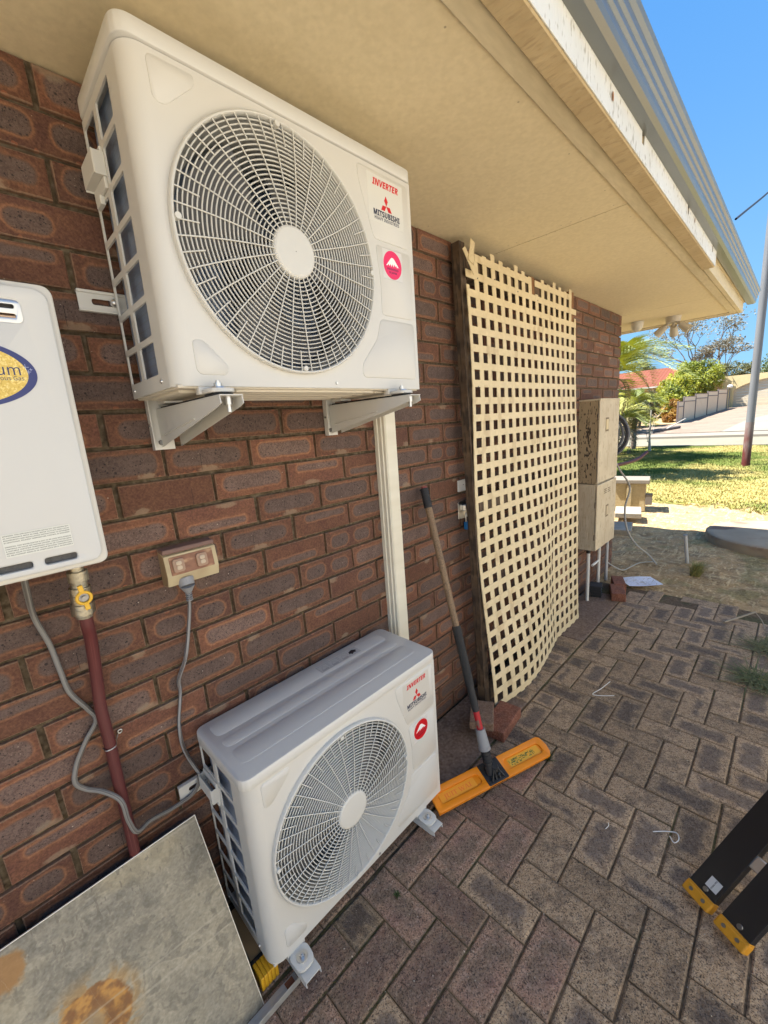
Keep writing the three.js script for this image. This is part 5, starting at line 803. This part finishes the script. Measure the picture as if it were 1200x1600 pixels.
{ const s = thing('spotlight', 'triple cream spotlight under the far end of the eave', 'spotlight'), cr = mat([0.50, 0.45, 0.36], 0.45);
  const c = V(4.33, SOFFIT, 0.262); part('base', new THREE.CylinderGeometry(0.062, 0.054, 0.048, 28).translate(c.x, c.y - 0.024, c.z), cr, s);
  for (const [dx, dy, dz] of [[0.10, -0.75, -0.85], [0.75, -0.8, -0.05], [0.0, -0.72, 0.80]]) { const d = V(dx, dy, dz).normalize(), a = c.clone().add(V(dx * 0.03, -0.045, dz * 0.035)), e = a.clone().addScaledVector(d, 0.035), f = e.clone().addScaledVector(d, 0.095); const k = part('lamp_head', merge(rod(a.toArray(), e.toArray(), 0.012, 0.012, 12), rod(e.toArray(), f.toArray(), 0.027, 0.036, 24, false), rod(e.toArray(), e.clone().addScaledVector(d, 0.004).toArray(), 0.027, 0.027, 20)), cr, s); part('lamp_face', rod(f.clone().addScaledVector(d, -0.012).toArray(), f.clone().addScaledVector(d, -0.008).toArray(), 0.033, 0.033, 20), mat([0.4, 0.38, 0.34], 0.3), k); } }
{ const s = thing('sensor_dome', 'cream dome sensor under the eave at the corner of the house', 'sensor'); part('dome', new THREE.LatheGeometry([[0.001, -0.085], [0.028, -0.078], [0.046, -0.055], [0.052, -0.025], [0.050, 0]].map(q => new THREE.Vector2(...q)), 28).translate(4.24, SOFFIT, 0.0), mat([0.58, 0.55, 0.47], 0.4), s); part('base_ring', new THREE.CylinderGeometry(0.054, 0.054, 0.008, 28).translate(4.24, SOFFIT - 0.004, 0.0), mat([0.55, 0.52, 0.44], 0.5), s); }
// yard bits
const concM = mat(0xffffff, 0.9, { map: concTex([168, 160, 144], [132, 124, 110], 311), bumpMap: coarse, bumpScale: 0.006 });
{ const l = thing('tank_lid', 'large round concrete tank lid set in the sand', 'tank lid'); part('lid', uvm(new THREE.LatheGeometry([[0.001, 0.115], [0.30, 0.112], [0.56, 0.104], [0.60, 0.098], [0.615, 0.085], [0.615, -0.03]].map(q => new THREE.Vector2(...q)), 72).translate(5.32, 0.0, 1.13)), mat(0xffffff, 0.85, { map: tex(512, 512, (u, v) => mix3(mix3([168, 152, 128], [134, 118, 98], fbm(u * 5, v * 5, 313, 5, 5, 5)), [96, 66, 54], 0.7 * sm(0.52, 0.68, fbm(u * 3 + 1, v * 3, 314, 4, 3, 3)))), bumpMap: coarse, bumpScale: 0.004 }), l); part('lifting_ring', new THREE.TorusGeometry(0.05, 0.01, 8, 24).rotateX(1.45).translate(5.45, 0.118, 1.16), mat([0.12, 0.06, 0.04], 0.8), l); }
{ const s = thing('marker_stake', 'short grey plastic pipe standing in the sand', 'stake'); part('pipe', rod([4.184, -0.02, 0.53], [4.16, 0.285, 0.50], 0.0155, 0.0155, 14), pvcGrey, s); part('open_top', rod([4.1605, 0.28, 0.5005], [4.1598, 0.289, 0.4996], 0.0168, 0.0168, 14), mat([0.3, 0.3, 0.3], 0.6), s); }
const slab = (label, g) => { const o = single('concrete_block', label, 'concrete block', uvm(g), concM, { group: 'concrete blocks' }); return o; };
slab('flat concrete slab tilted on the sand edge in front of the upright block', rbox(-0.19, 0.19, 0, 0.065, -0.15, 0.15, 0.008).rotateY(0.25).rotateZ(0.04).translate(5.72, 0.075, -0.37));
slab('low grey slab half sunk at the corner of the house', rbox(-0.22, 0.22, 0, 0.07, -0.17, 0.17, 0.008).rotateY(0.2).translate(5.10, 0.0, -0.34));
{ const b = thing('block_stand', 'sunlit upright concrete block with a dark timber capping', 'concrete block', { pos: [6.35, 0.02, -0.52], turn: 0.2 }); part('block', uvm(merge(rbox(-0.16, 0.16, 0, 0.40, -0.20, 0.20, 0.01), rbox(-0.19, -0.16, 0.02, 0.38, -0.03, 0.03, 0.005))), mat(0xffffff, 0.9, { map: concTex([172, 158, 124], [150, 134, 100], 317) }), b); part('capping', uvm(rbox(-0.20, 0.20, 0.40, 0.455, -0.24, 0.24, 0.008)), mat([0.22, 0.19, 0.15], 0.9), b); part('timber_cleat', rbox(-0.17, -0.06, 0.10, 0.25, 0.20, 0.28, 0.006), mat([0.15, 0.13, 0.11], 0.9), b); }
function tuft(label, x, z, n, h, spread, c0, c1, lean = [0, 0], group) {  // a clump of grass blades: crown of blades and a short stem base
  const t = thing('grass_tuft', label, 'grass tuft', { pos: [x, 0, z], group }), P = [], C = [], r = rng(Math.floor(x * 1000 + z * 77));
  for (let i = 0; i < n; i++) { const a = r() * 6.28, l = h * (0.5 + 0.6 * r()), b = spread * r(), w = 0.0016 + 0.0012 * r(), bx = (r() - 0.5) * spread * 0.5, bz = (r() - 0.5) * spread * 0.5, ca = Math.cos(a), sa = Math.sin(a), tx = bx + ca * b + lean[0] * l, tz = bz + sa * b + lean[1] * l, mx = bx + ca * b * 0.35 + lean[0] * l * 0.3, mz = bz + sa * b * 0.35 + lean[1] * l * 0.3, c = mix3(c0, c1, r());
    const q = [[bx - sa * w, 0, bz + ca * w], [bx + sa * w, 0, bz - ca * w], [mx - sa * w, l * 0.6, mz + ca * w], [mx + sa * w, l * 0.6, mz - ca * w], [tx, l * 0.9, tz]];
    for (const k of [0, 1, 2, 1, 3, 2, 2, 3, 4]) { P.push(...q[k]); C.push(...c); } }
  const g = new THREE.BufferGeometry(); g.setAttribute('position', new THREE.Float32BufferAttribute(P, 3)); g.setAttribute('color', new THREE.Float32BufferAttribute(C, 3)); g.computeVertexNormals(); part('blades', g, mat(0xffffff, 0.8, { vertexColors: true }), t).userData.kind = 'stuff'; return t;
}
tuft('dry yellow grass clump growing beside the grey pipe', 3.90, 0.63, 260, 0.13, 0.12, [0.30, 0.26, 0.08], [0.16, 0.18, 0.05], [0.35, 0.2]);
tuft('green weeds at the tip of the orange broom head', 1.165, 0.515, 60, 0.03, 0.035, [0.05, 0.08, 0.02], [0.10, 0.11, 0.04]);
tuft('tiny green weed under the edge of the lower unit', 0.335, 0.385, 26, 0.012, 0.016, [0.04, 0.07, 0.015], [0.07, 0.09, 0.03]);
tuft('green grass clump spreading over the pavers at the right edge', 2.36, 1.15, 320, 0.03, 0.26, [0.07, 0.10, 0.03], [0.16, 0.16, 0.07]);
tuft('low weeds behind the grass clump over the far pavers', 2.78, 1.15, 240, 0.025, 0.26, [0.08, 0.10, 0.03], [0.18, 0.17, 0.08]);
const scrap = (label, x, z, pts, r = 0.0018) => single('plastic_scrap', label, 'scrap', tube(pts.map(([a, c, y]) => [x + a, (y || 0.004), z + c]), r, 30, 5), mat([0.78, 0.78, 0.76], 0.5), { group: 'white scraps on the paving' });
scrap('white bent cable tie on the pavers beyond the broom', 1.78, 0.53, [[0.10, 0.02, 0.012], [0.02, 0.0, 0.004], [-0.055, -0.018, 0.003], [-0.03, 0.03, 0.003], [0.0, 0.07, 0.005]]);
scrap('curled white plastic strip on the pavers near the ladder', 1.115, 0.975, [[-0.03, -0.05, 0.003], [0.0, -0.015, 0.004], [0.012, 0.012, 0.007], [-0.012, 0.022, 0.008], [-0.03, 0.012, 0.004], [-0.012, -0.004, 0.003]], 0.0017);
scrap('thin white scrap below the orange broom head', 1.02, 0.80, [[0, 0, 0.003], [-0.012, 0.004, 0.004], [-0.03, 0.0, 0.003]], 0.0012);
{ const s = thing('dry_stick', 'forked dry stick on the far edge of the pavers', 'stick'); part('stem', tube([[3.02, 0.012, 0.92], [3.12, 0.02, 0.98], [3.22, 0.045, 1.06]], 0.006, 20, 7), mat([0.30, 0.26, 0.20], 0.9), s); part('twig', tube([[3.22, 0.045, 1.06], [3.13, 0.03, 1.10], [3.05, 0.015, 1.12]], 0.003, 14, 6), mat([0.30, 0.26, 0.20], 0.9), s); }

// ================================================================ beyond the yard
function leafGeo(spots, size, seed, flat = 0.5) {                   // many small bent leaves in one crown
  const P = [], C = [], r = rng(seed), a = V(0, 0, 0), b = V(0, 0, 0), n = V(0, 0, 0);
  for (const [x, y, z, s = 1, c] of spots) {
    n.set(r() - 0.5, (r() - 0.2) * (1 + flat), r() - 0.5).normalize(); a.set(r() - 0.5, r() - 0.5, r() - 0.5).cross(n).normalize(); b.copy(n).cross(a);
    const l = size * s * (0.7 + 0.6 * r()), w = l * 0.42, q = [[0, 0], [0.5, 1], [1, 0], [0.5, -1]].map(([t, e]) => [x + a.x * l * (t - 0.5) + b.x * w * e * 0.5 + n.x * (t === 0.5 ? 0 : 0.12 * l), y + a.y * l * (t - 0.5) + b.y * w * e * 0.5 + n.y * (t === 0.5 ? 0 : 0.12 * l), z + a.z * l * (t - 0.5) + b.z * w * e * 0.5]);
    for (const k of [0, 1, 3, 1, 2, 3]) { P.push(...q[k]); C.push(...c); }
  }
  const g = new THREE.BufferGeometry(); g.setAttribute('position', new THREE.Float32BufferAttribute(P, 3)); g.setAttribute('color', new THREE.Float32BufferAttribute(C, 3)); g.computeVertexNormals(); return g;
}
const leafMat = mat(0xffffff, 0.7, { vertexColors: true, phys: true, transmission: 0.35, thickness: 0 });
leafMat.roughness = 0.9;
function crownSpots(cx, cy, cz, rx, ry, rz, clumps, per, c0, c1, seed, cs = 0.34) {
  const r = rng(seed), out = [];
  for (let k = 0; k < clumps; k++) {
    let x, y, z; do { x = r() * 2 - 1; y = r() * 2 - 1; z = r() * 2 - 1; } while (x * x + y * y + z * z > 1); const f = Math.pow(Math.hypot(x, y, z), -0.45); x *= f; y *= f; z *= f; const m = Math.hypot(x, y, z); if (m > 1.08) { x /= m; y /= m; z /= m; }
    const c = mix3(c0, c1, r()), s = cs * (0.6 + 0.8 * r());
    for (let i = 0; i < per; i++) { let a, b, d; do { a = r() * 2 - 1; b = r() * 2 - 1; d = r() * 2 - 1; } while (a * a + b * b + d * d > 1); out.push([cx + x * rx + a * s * rx, cy + y * ry + b * s * ry, cz + z * rz + d * s * rz, 1, mix3(c, c1, r() * 0.35)]); }
  }
  return out;
}
const barkM = mat(0xffffff, 0.95, { map: tex(128, 256, (u, v) => mix3([120, 104, 88], [80, 68, 58], fbm(u * 14, v * 6, 321, 4, 14, 6))) });
function tree(name, label, cat, base, trunk, crowns, leaf, group) { // trunk: list of [points, r0, r1]
  const t = thing(name, label, cat, { group });
  part('trunk', merge(trunk.map(([pts, r0, r1]) => { const g = []; for (let i = 0; i < pts.length - 1; i++) g.push(rod(pts[i], pts[i + 1], lerp(r0, r1, i / (pts.length - 1)), lerp(r0, r1, (i + 1) / (pts.length - 1)), 8, false)); return g; }).flat()), barkM, t);
  part('crown', leafGeo(crowns, leaf, 9 + crowns.length), leafMat, t); return t;
}
// leafy green bushes behind the stepped fence
const bush = (label, x, z, rx, ry, rz, y, c0, c1, seed, n = 46, per = 130) => tree('hedge_bush', label, 'bush', 0, [[[[x, rise(x) - 0.05, z], [x + 0.1, y - ry * 0.3, z + 0.1]], 0.08, 0.05], [[[x + 0.1, y - ry * 0.4, z + 0.1], [x - 0.3, y + ry * 0.2, z - 0.3]], 0.05, 0.03]], crownSpots(x, y, z, rx, ry, rz, n, per, c0, c1, seed, 0.30), 0.17, 'bushes behind the stepped fence');
bush('tall bright green bush against the garage wall', 37.6, -4.4, 1.2, 1.35, 1.35, 3.0, [0.10, 0.15, 0.010], [0.42, 0.44, 0.03], 1, 100);
bush('broad yellow green bush in the middle of the fence row', 36.0, -5.3, 1.2, 1.2, 1.15, 2.15, [0.12, 0.17, 0.010], [0.46, 0.46, 0.03], 2, 100);
bush('low green bush at the street end of the fence', 32.6, -5.0, 1.0, 0.95, 0.9, 1.6, [0.09, 0.14, 0.010], [0.38, 0.40, 0.03], 3, 80);
bush('orange brown croton shrub at the foot of the fence', 29.4, -4.35, 0.55, 0.62, 0.5, 1.05, [0.24, 0.10, 0.01], [0.42, 0.26, 0.03], 4, 30, 90);
bush('dark shrub behind the palm fronds', 24.0, -6.2, 1.3, 1.2, 1.6, 1.35, [0.03, 0.05, 0.012], [0.09, 0.11, 0.03], 5, 50);
bush('olive dead looking shrub left of the croton', 27.0, -5.4, 0.8, 0.95, 0.8, 1.35, [0.10, 0.07, 0.02], [0.20, 0.17, 0.06], 6, 40);
// stepped boundary fence
{
  const f = thing('stepped_fence', 'stepped cream panel fence climbing beside the driveway', 'fence'), cr = mat([0.74, 0.58, 0.40], 0.6, { bumpMap: rep(coarse, 2, 2), bumpScale: 0.004 }), dk = mat([0.17, 0.14, 0.13], 0.6);
  const st = [[27.6, -3.72], [28.4, -3.60], [30.6, -3.40], [32.6, -3.10], [34.3, -2.80], [36.0, -2.52]];
  for (let i = 0; i < 5; i++) {
    const [xa, za] = st[i], [xb, zb] = st[i + 1], len = Math.hypot(xb - xa, zb - za), a = Math.atan2(-(zb - za), xb - xa), y0 = rise(xa) - 0.05, top = rise((xa + xb) / 2) + (i ? 1.32 : 1.15);
    const pn = part('panel', merge(rbox(0, len, y0, top - 0.26, -0.012, 0.012, 0.004), rbox(0, len, top - 0.22, top, -0.012, 0.012, 0.004), ...lin(0.15, len - 0.15, 8).map(x => rbox(x - 0.02, x + 0.02, y0, top - 0.26, 0.012, 0.022, 0.004))), cr, f); pn.position.set(xa, 0, za); pn.rotation.y = a;
    const rl = part('rail', merge(rbox(0, len, top - 0.265, top - 0.215, -0.03, 0.03, 0.006), rbox(0, len, top, top + 0.03, -0.03, 0.03, 0.006)), dk, f); rl.position.set(xa, 0, za); rl.rotation.y = a;
  }
  st.forEach(([x, z], i) => part('post', rbox(x - 0.04, x + 0.04, rise(x) - 0.1, rise(Math.min(36, x + 0.8)) + (i ? 1.36 : 1.18), z - 0.04, z + 0.04, 0.005), dk, f));
}
{ // garage with a shallow arched door
  const g = thing('garage', 'cream rendered garage with a wide arched roller door up the driveway', 'garage'), X = 38.2, cw = mat(0xffffff, 0.9, { map: concTex([214, 194, 148], [198, 178, 132], 331) });
  const s = poly([[-3.05, 0.8], [7, 0.8], [7, 3.30], [1.2, 3.30], [-0.4, 3.12], [-3.05, 3.12]]), d = new THREE.Path(); d.moveTo(-2.40, 0.85); d.lineTo(-2.40, 2.15); d.quadraticCurveTo(-1.6, 2.72, -0.2, 2.80); d.quadraticCurveTo(2.0, 2.80, 2.9, 2.15); d.lineTo(2.9, 0.85); d.closePath(); s.holes.push(d);
  part('wall', uvm(new THREE.ExtrudeGeometry(s, { depth: 0.3, bevelEnabled: false, curveSegments: 20 }).rotateY(-Math.PI / 2).translate(X + 0.3, 0, 0)), cw, g);
  part('roof', uvm(box(X + 0.3, X + 6, 3.0, 3.1, -3.05, 7)), cw, g); part('wall', uvm(box(X + 0.31, X + 6, 0.8, 3.0, -3.05, -2.85)), cw, g);
  const dm = mat([0.52, 0.45, 0.33], 0.6);
  for (let k = 0; k < 11; k++) part('door_slat', rbox(X + 0.17, X + 0.20, 0.90 + k * 0.18, 1.072 + k * 0.18, -2.45, 2.95, 0.01), dm, g);
  part('door_trim', merge(rbox(X - 0.02, X + 0.02, 0.9, 2.2, -2.5, -2.41, 0.01)), cw, g);
}
{ const l = thing('lamp_post', 'small dark lamp post with a white globe at the end of the fence', 'lamp post'); part('post', rod([36.3, 0.85, -2.42], [36.3, 2.25, -2.42], 0.035, 0.03, 10), mat([0.06, 0.06, 0.06], 0.5), l); part('globe', new THREE.SphereGeometry(0.15, 18, 12).scale(1, 0.75, 1).translate(36.3, 2.38, -2.42), mat([0.75, 0.75, 0.73], 0.4), l); }
{ // house with a red tiled roof
  const h = thing('tiled_house', 'neighbouring house with an orange red tiled roof behind the bushes', 'house');
  const rt = mat(0xffffff, 0.8, { map: tex(512, 512, (u, v) => { const n = fbm(u * 40, v * 40, 341, 4, 40, 40), r = Math.abs(((v * 18) % 1) - 0.5) * 2, c = Math.abs(((u * 26) % 1) - 0.5) * 2; return mix3(mix3([128, 66, 38], [112, 54, 32], n), [70, 32, 22], 0.5 * sm(0.8, 1, r) + 0.25 * sm(0.85, 1, c)); }), bumpMap: tex(256, 256, (u, v) => 255 * (0.5 + 0.5 * Math.sin(v * 18 * 6.28)) * (0.6 + 0.4 * Math.sin(u * 26 * 6.28)), { srgb: false }), bumpScale: 0.05 });
  const A = [42.4, 3.05, -20], B = [42.4, 3.05, -3.6], C = [52, 3.05, -3.6], D = [52, 3.05, -20], E = [47.2, 4.85, -8.2], F = [47.2, 4.85, -20];
  const g = new THREE.BufferGeometry(); g.setAttribute('position', new THREE.Float32BufferAttribute([...A, ...B, ...E, ...A, ...E, ...F, ...B, ...C, ...E, ...C, ...D, ...F, ...C, ...F, ...E], 3)); g.computeVertexNormals();
  part('roof', uvm(g, 5), rt, h); part('wall', uvm(box(43, 51.4, 0.9, 3.05, -20, -4.2)), mat(0xffffff, 0.9, { map: concTex([168, 140, 110], [140, 112, 88], 342) }), h); part('gutter', box(42.3, 42.4, 2.98, 3.1, -20, -3.55), mat([0.5, 0.5, 0.48], 0.5), h);
  part('window', box(42.96, 42.99, 1.7, 2.7, -10.6, -8.8), mat([0.05, 0.06, 0.07], 0.1), h);
}
// trees behind the houses
{
  const bare = (label, X, Z, H, W, n, seed, c0, c1) => {
    const r = rng(seed), tr = [], sp = [], b = V(X, 1, Z);
    const grow = (p, d, l, rad, k) => { const e = p.clone().addScaledVector(d, l), m = p.clone().lerp(e, 0.5).add(V((r() - .5) * l * .15, 0, (r() - .5) * l * .15)); tr.push([[p.toArray(), m.toArray(), e.toArray()], rad, rad * 0.62]); if (k === 0) { for (let i = 0; i < n; i++) sp.push([e.x + (r() - .5) * l * 1.5, e.y + (r() - .4) * l * 1.1, e.z + (r() - .5) * l * 1.5, 1, mix3(c0, c1, r())]); return; } const cnt = k > 2 ? 3 : 2 + (r() < 0.6 ? 1 : 0); for (let i = 0; i < cnt; i++) { const q = V(d.x + (r() - .5) * 1.0, d.y * 0.85 + 0.15 + (r() - .5) * 0.4, d.z + (r() - .5) * W).normalize(); grow(e, q, l * (0.66 + 0.2 * r()), rad * 0.62, k - 1); } };
    grow(b, V(0, 1, 0), H * 0.30, H * 0.015, 4); return tree('gum_tree', label, 'tree', 0, tr, sp, 0.30, 'trees behind the far houses');
  };
  bare('tall thin crowned tree with pinkish grey foliage behind the tiled roof', 62, -7.6, 10.6, 1.9, 30, 11, [0.15, 0.15, 0.10], [0.27, 0.25, 0.18]);
  bare('smaller sparse tree behind the garage end of the bushes', 60, -4.6, 7.4, 1.6, 26, 14, [0.14, 0.13, 0.09], [0.24, 0.22, 0.16]);
  tree('garden_tree', 'rounded green conifer rising above the tiled roof', 'tree', 0, [[[[56, 1, -12.4], [56, 5, -12.4]], 0.2, 0.1]], crownSpots(56, 5.2, -12.4, 1.2, 1.5, 1.3, 40, 110, [0.07, 0.10, 0.015], [0.22, 0.22, 0.04], 21), 0.2, 'trees behind the far houses');
  tree('garden_tree', 'dark green tree above the garage roof', 'tree', 0, [[[[50, 1, 0.6], [50, 3.6, 0.6]], 0.2, 0.1]], crownSpots(50, 4.0, 0.6, 1.8, 1.2, 2.6, 50, 110, [0.04, 0.08, 0.015], [0.14, 0.18, 0.035], 22), 0.22, 'trees behind the far houses');
  tree('garden_tree', 'olive bushy tree between the garage and the bushes', 'tree', 0, [[[[52, 1, -3.6], [52, 3.4, -3.6]], 0.2, 0.1]], crownSpots(52, 3.6, -3.6, 1.5, 1.2, 2.0, 46, 110, [0.06, 0.08, 0.02], [0.18, 0.17, 0.05], 23), 0.22, 'trees behind the far houses');
  // tree round the corner whose shade lies across the lawn
  tree('garden_tree', 'leafy tree hidden round the corner that shades a band of lawn', 'tree', 0, [[[[9.0, 0, -2.95], [9.0, 2.0, -2.9], [9.05, 3.4, -2.9]], 0.08, 0.05]], crownSpots(9.0, 3.9, -2.75, 0.8, 0.9, 1.05, 60, 90, [0.04, 0.08, 0.015], [0.12, 0.17, 0.03], 24, 0.4), 0.14, 'trees in the front garden');
}
// palms by the street
function frond(len, droop, seed, leafLen, nL, dead) {               // feather frond growing along +x
  const P = [], r = rng(seed), id = []; const rib = t => V(len * t * (1 - 0.25 * t * droop), len * (0.55 * t - (0.55 + droop) * t * t * 0.75), 0);
  const quad = (a, b, c, d) => P.push(...a, ...b, ...c, ...a, ...c, ...d);
  for (let i = 0; i < 10; i++) { const a = rib(i / 10), b = rib((i + 1) / 10), w = 0.016 * (1 - i / 12); quad([a.x, a.y, -w], [a.x, a.y, w], [b.x, b.y, w * 0.9], [b.x, b.y, -w * 0.9]); quad([a.x, a.y - w, 0], [a.x, a.y + w, 0], [b.x, b.y + w, 0], [b.x, b.y - w, 0]); }
  for (let i = 0; i < nL; i++) { const t = 0.16 + 0.84 * i / nL, p = rib(t), l = 1.2 * leafLen * Math.sin(Math.min(1, 0.25 + t * 1.05) * Math.PI * 0.86) * (0.8 + 0.35 * r()); for (const s of [-1, 1]) { const e = V(p.x + l * (0.55 + 0.2 * r()), p.y + l * (0.30 - 0.75 * t * (dead ? 1.4 : 1)) * (0.6 + 0.6 * r()), s * l * (0.72 + 0.2 * r())), m = p.clone().lerp(e, 0.5).add(V(0, l * 0.10, 0)), w = 0.009 + 0.006 * r(); quad([p.x - w, p.y, 0], [p.x + w, p.y, 0], [m.x + w, m.y, m.z], [m.x - w, m.y, m.z]); P.push(m.x - w, m.y, m.z, m.x + w, m.y, m.z, e.x, e.y, e.z); } }
  const g = new THREE.BufferGeometry(); g.setAttribute('position', new THREE.Float32BufferAttribute(P, 3)); g.computeVertexNormals(); return g;
}
function palm(label, x, z, h, n, len, seed, y0 = 0) {
  const t = thing('palm_tree', label, 'palm', { group: 'palms by the street' }), r = rng(seed);
  const segs = []; for (let k = 0; k < 12; k++) segs.push(new THREE.CylinderGeometry(0.075, 0.09, h / 12 + 0.01, 10, 1, true).translate(x + 0.02 * Math.sin(k), y0 + h * (k + 0.5) / 12, z)); part('trunk', merge(segs), barkM, t);
  for (let k = 0; k < n; k++) {
    const dead = k > n - 5, green = mix3([0.12, 0.18, 0.010], [0.42, 0.40, 0.03], r()), c = dead ? mix3([0.34, 0.25, 0.10], [0.22, 0.17, 0.09], r()) : green;
    const g = frond(len * (0.8 + 0.4 * r()), dead ? 1.3 : 0.35 + 0.7 * r(), seed * 50 + k, len * 0.36, 48, dead).rotateZ(dead ? -0.7 : lerp(0.95, -0.15, k / n) + 0.15 * (r() - 0.5)).rotateY(k * 2.4 + r() * 0.5);
    const o = part('frond', g, mat(c, 0.65, { phys: true, transmission: 0.3, thickness: 0 }), t); o.position.set(x, y0 + h, z);
  }
  return t;
}
palm('feathery palm with yellow green fronds beside the house corner', 12.6, -2.72, 2.35, 26, 1.75, 3);
palm('low palm with drooping fronds in front of the street', 14.4, -3.0, 0.95, 18, 1.25, 5);
palm('shaggy palm with dead hanging fronds near the kerb', 16.2, -2.95, 1.5, 15, 0.95, 8);
{ const s = thing('sapling', 'bare thin sapling on the lawn beside the street', 'sapling'), c = mat([0.40, 0.37, 0.32], 0.9), X = 15.3, Z = -2.25; part('stem', merge(rod([X, 0, Z], [X, 0.5, Z - 0.03], 0.045, 0.03, 8), rod([X, 0.5, Z - 0.03], [X, 1.35, Z - 0.02], 0.03, 0.018, 8)), c, s); const r = rng(6); for (let k = 0; k < 9; k++) { const y = 0.25 + 0.11 * k, a = r() * 6.28, l = 0.25 + 0.35 * r(); part('twig', tube([[X, y, Z - 0.03], [X + Math.cos(a) * l * 0.5, y + 0.12 * r(), Z + Math.sin(a) * l * 0.5], [X + Math.cos(a) * l, y + 0.28 * r() + 0.08, Z + Math.sin(a) * l]], 0.008, 10, 5), c, s); } }
{ const l = thing('fallen_log', 'grey fallen log and rubble at the edge of the driveway', 'log'); part('log', rod([23.9, 0.22, -4.1], [25.4, 0.34, -3.2], 0.11, 0.07, 12), mat([0.13, 0.11, 0.10], 0.95), l); part('branch', rod([24.6, 0.3, -3.6], [24.9, 0.75, -2.9], 0.03, 0.02, 8), mat([0.45, 0.42, 0.38], 0.9), l); }
{ const p = thing('street_pole', 'tall pale steel street pole with a rusty red base on the lawn', 'pole', { pos: [11.72, 0, 0.375] });
  part('shaft', rod([0, 0.95, 0], [0, 9.5, 0], 0.072, 0.064, 24), mat(0xffffff, 0.5, { map: tex(128, 512, (u, v) => mix3([128, 130, 134], [112, 112, 114], fbm(u * 8, v * 20, 351, 4, 8, 20))), metalness: 0.2 }), p);
  part('painted_base', rod([0, -0.05, 0], [0, 0.98, 0], 0.0755, 0.0738, 24), mat(0xffffff, 0.6, { map: tex(128, 256, (u, v) => { const n = fbm(u * 8, v * 6, 352, 5, 8, 6); return mix3(mix3([96, 34, 28], [74, 24, 20], n), [128, 112, 108], sm(0.25, 1.0, n * 0.6 + v * 0.75)); }, { rep: false }) }), p); }
{ const w = single('service_wire', 'black overhead wire running from the gutter to the street', 'wire', tube([[2.78, 2.415, 0.812], [4.2, 2.98, 0.86], [8, 4.6, 0.95], [14, 6.6, 1.1], [22, 8.4, 1.3]], 0.006, 60, 6), black); }
// sunlit rendered boundary wall across the side yard, behind the camera: it throws the warm light back under the eave
{ const w = thing('boundary_wall', 'cream rendered boundary wall along the far side of the side yard', 'wall'), cr = mat(0xffffff, 0.9, { map: concTex([212, 210, 203], [200, 197, 189], 361) });
  part('wall_face', uvm(box(-3.5, 7, -0.05, 3.0, 3.3, 3.5), 2), cr, w); part('coping', uvm(rbox(-3.52, 7.02, 3.0, 3.06, 3.27, 3.53, 0.01), 2), cr, w); }

scene.traverse(o => { if (o.isMesh) { o.castShadow = true; o.receiveShadow = true; } });
renderer.render(scene, camera);
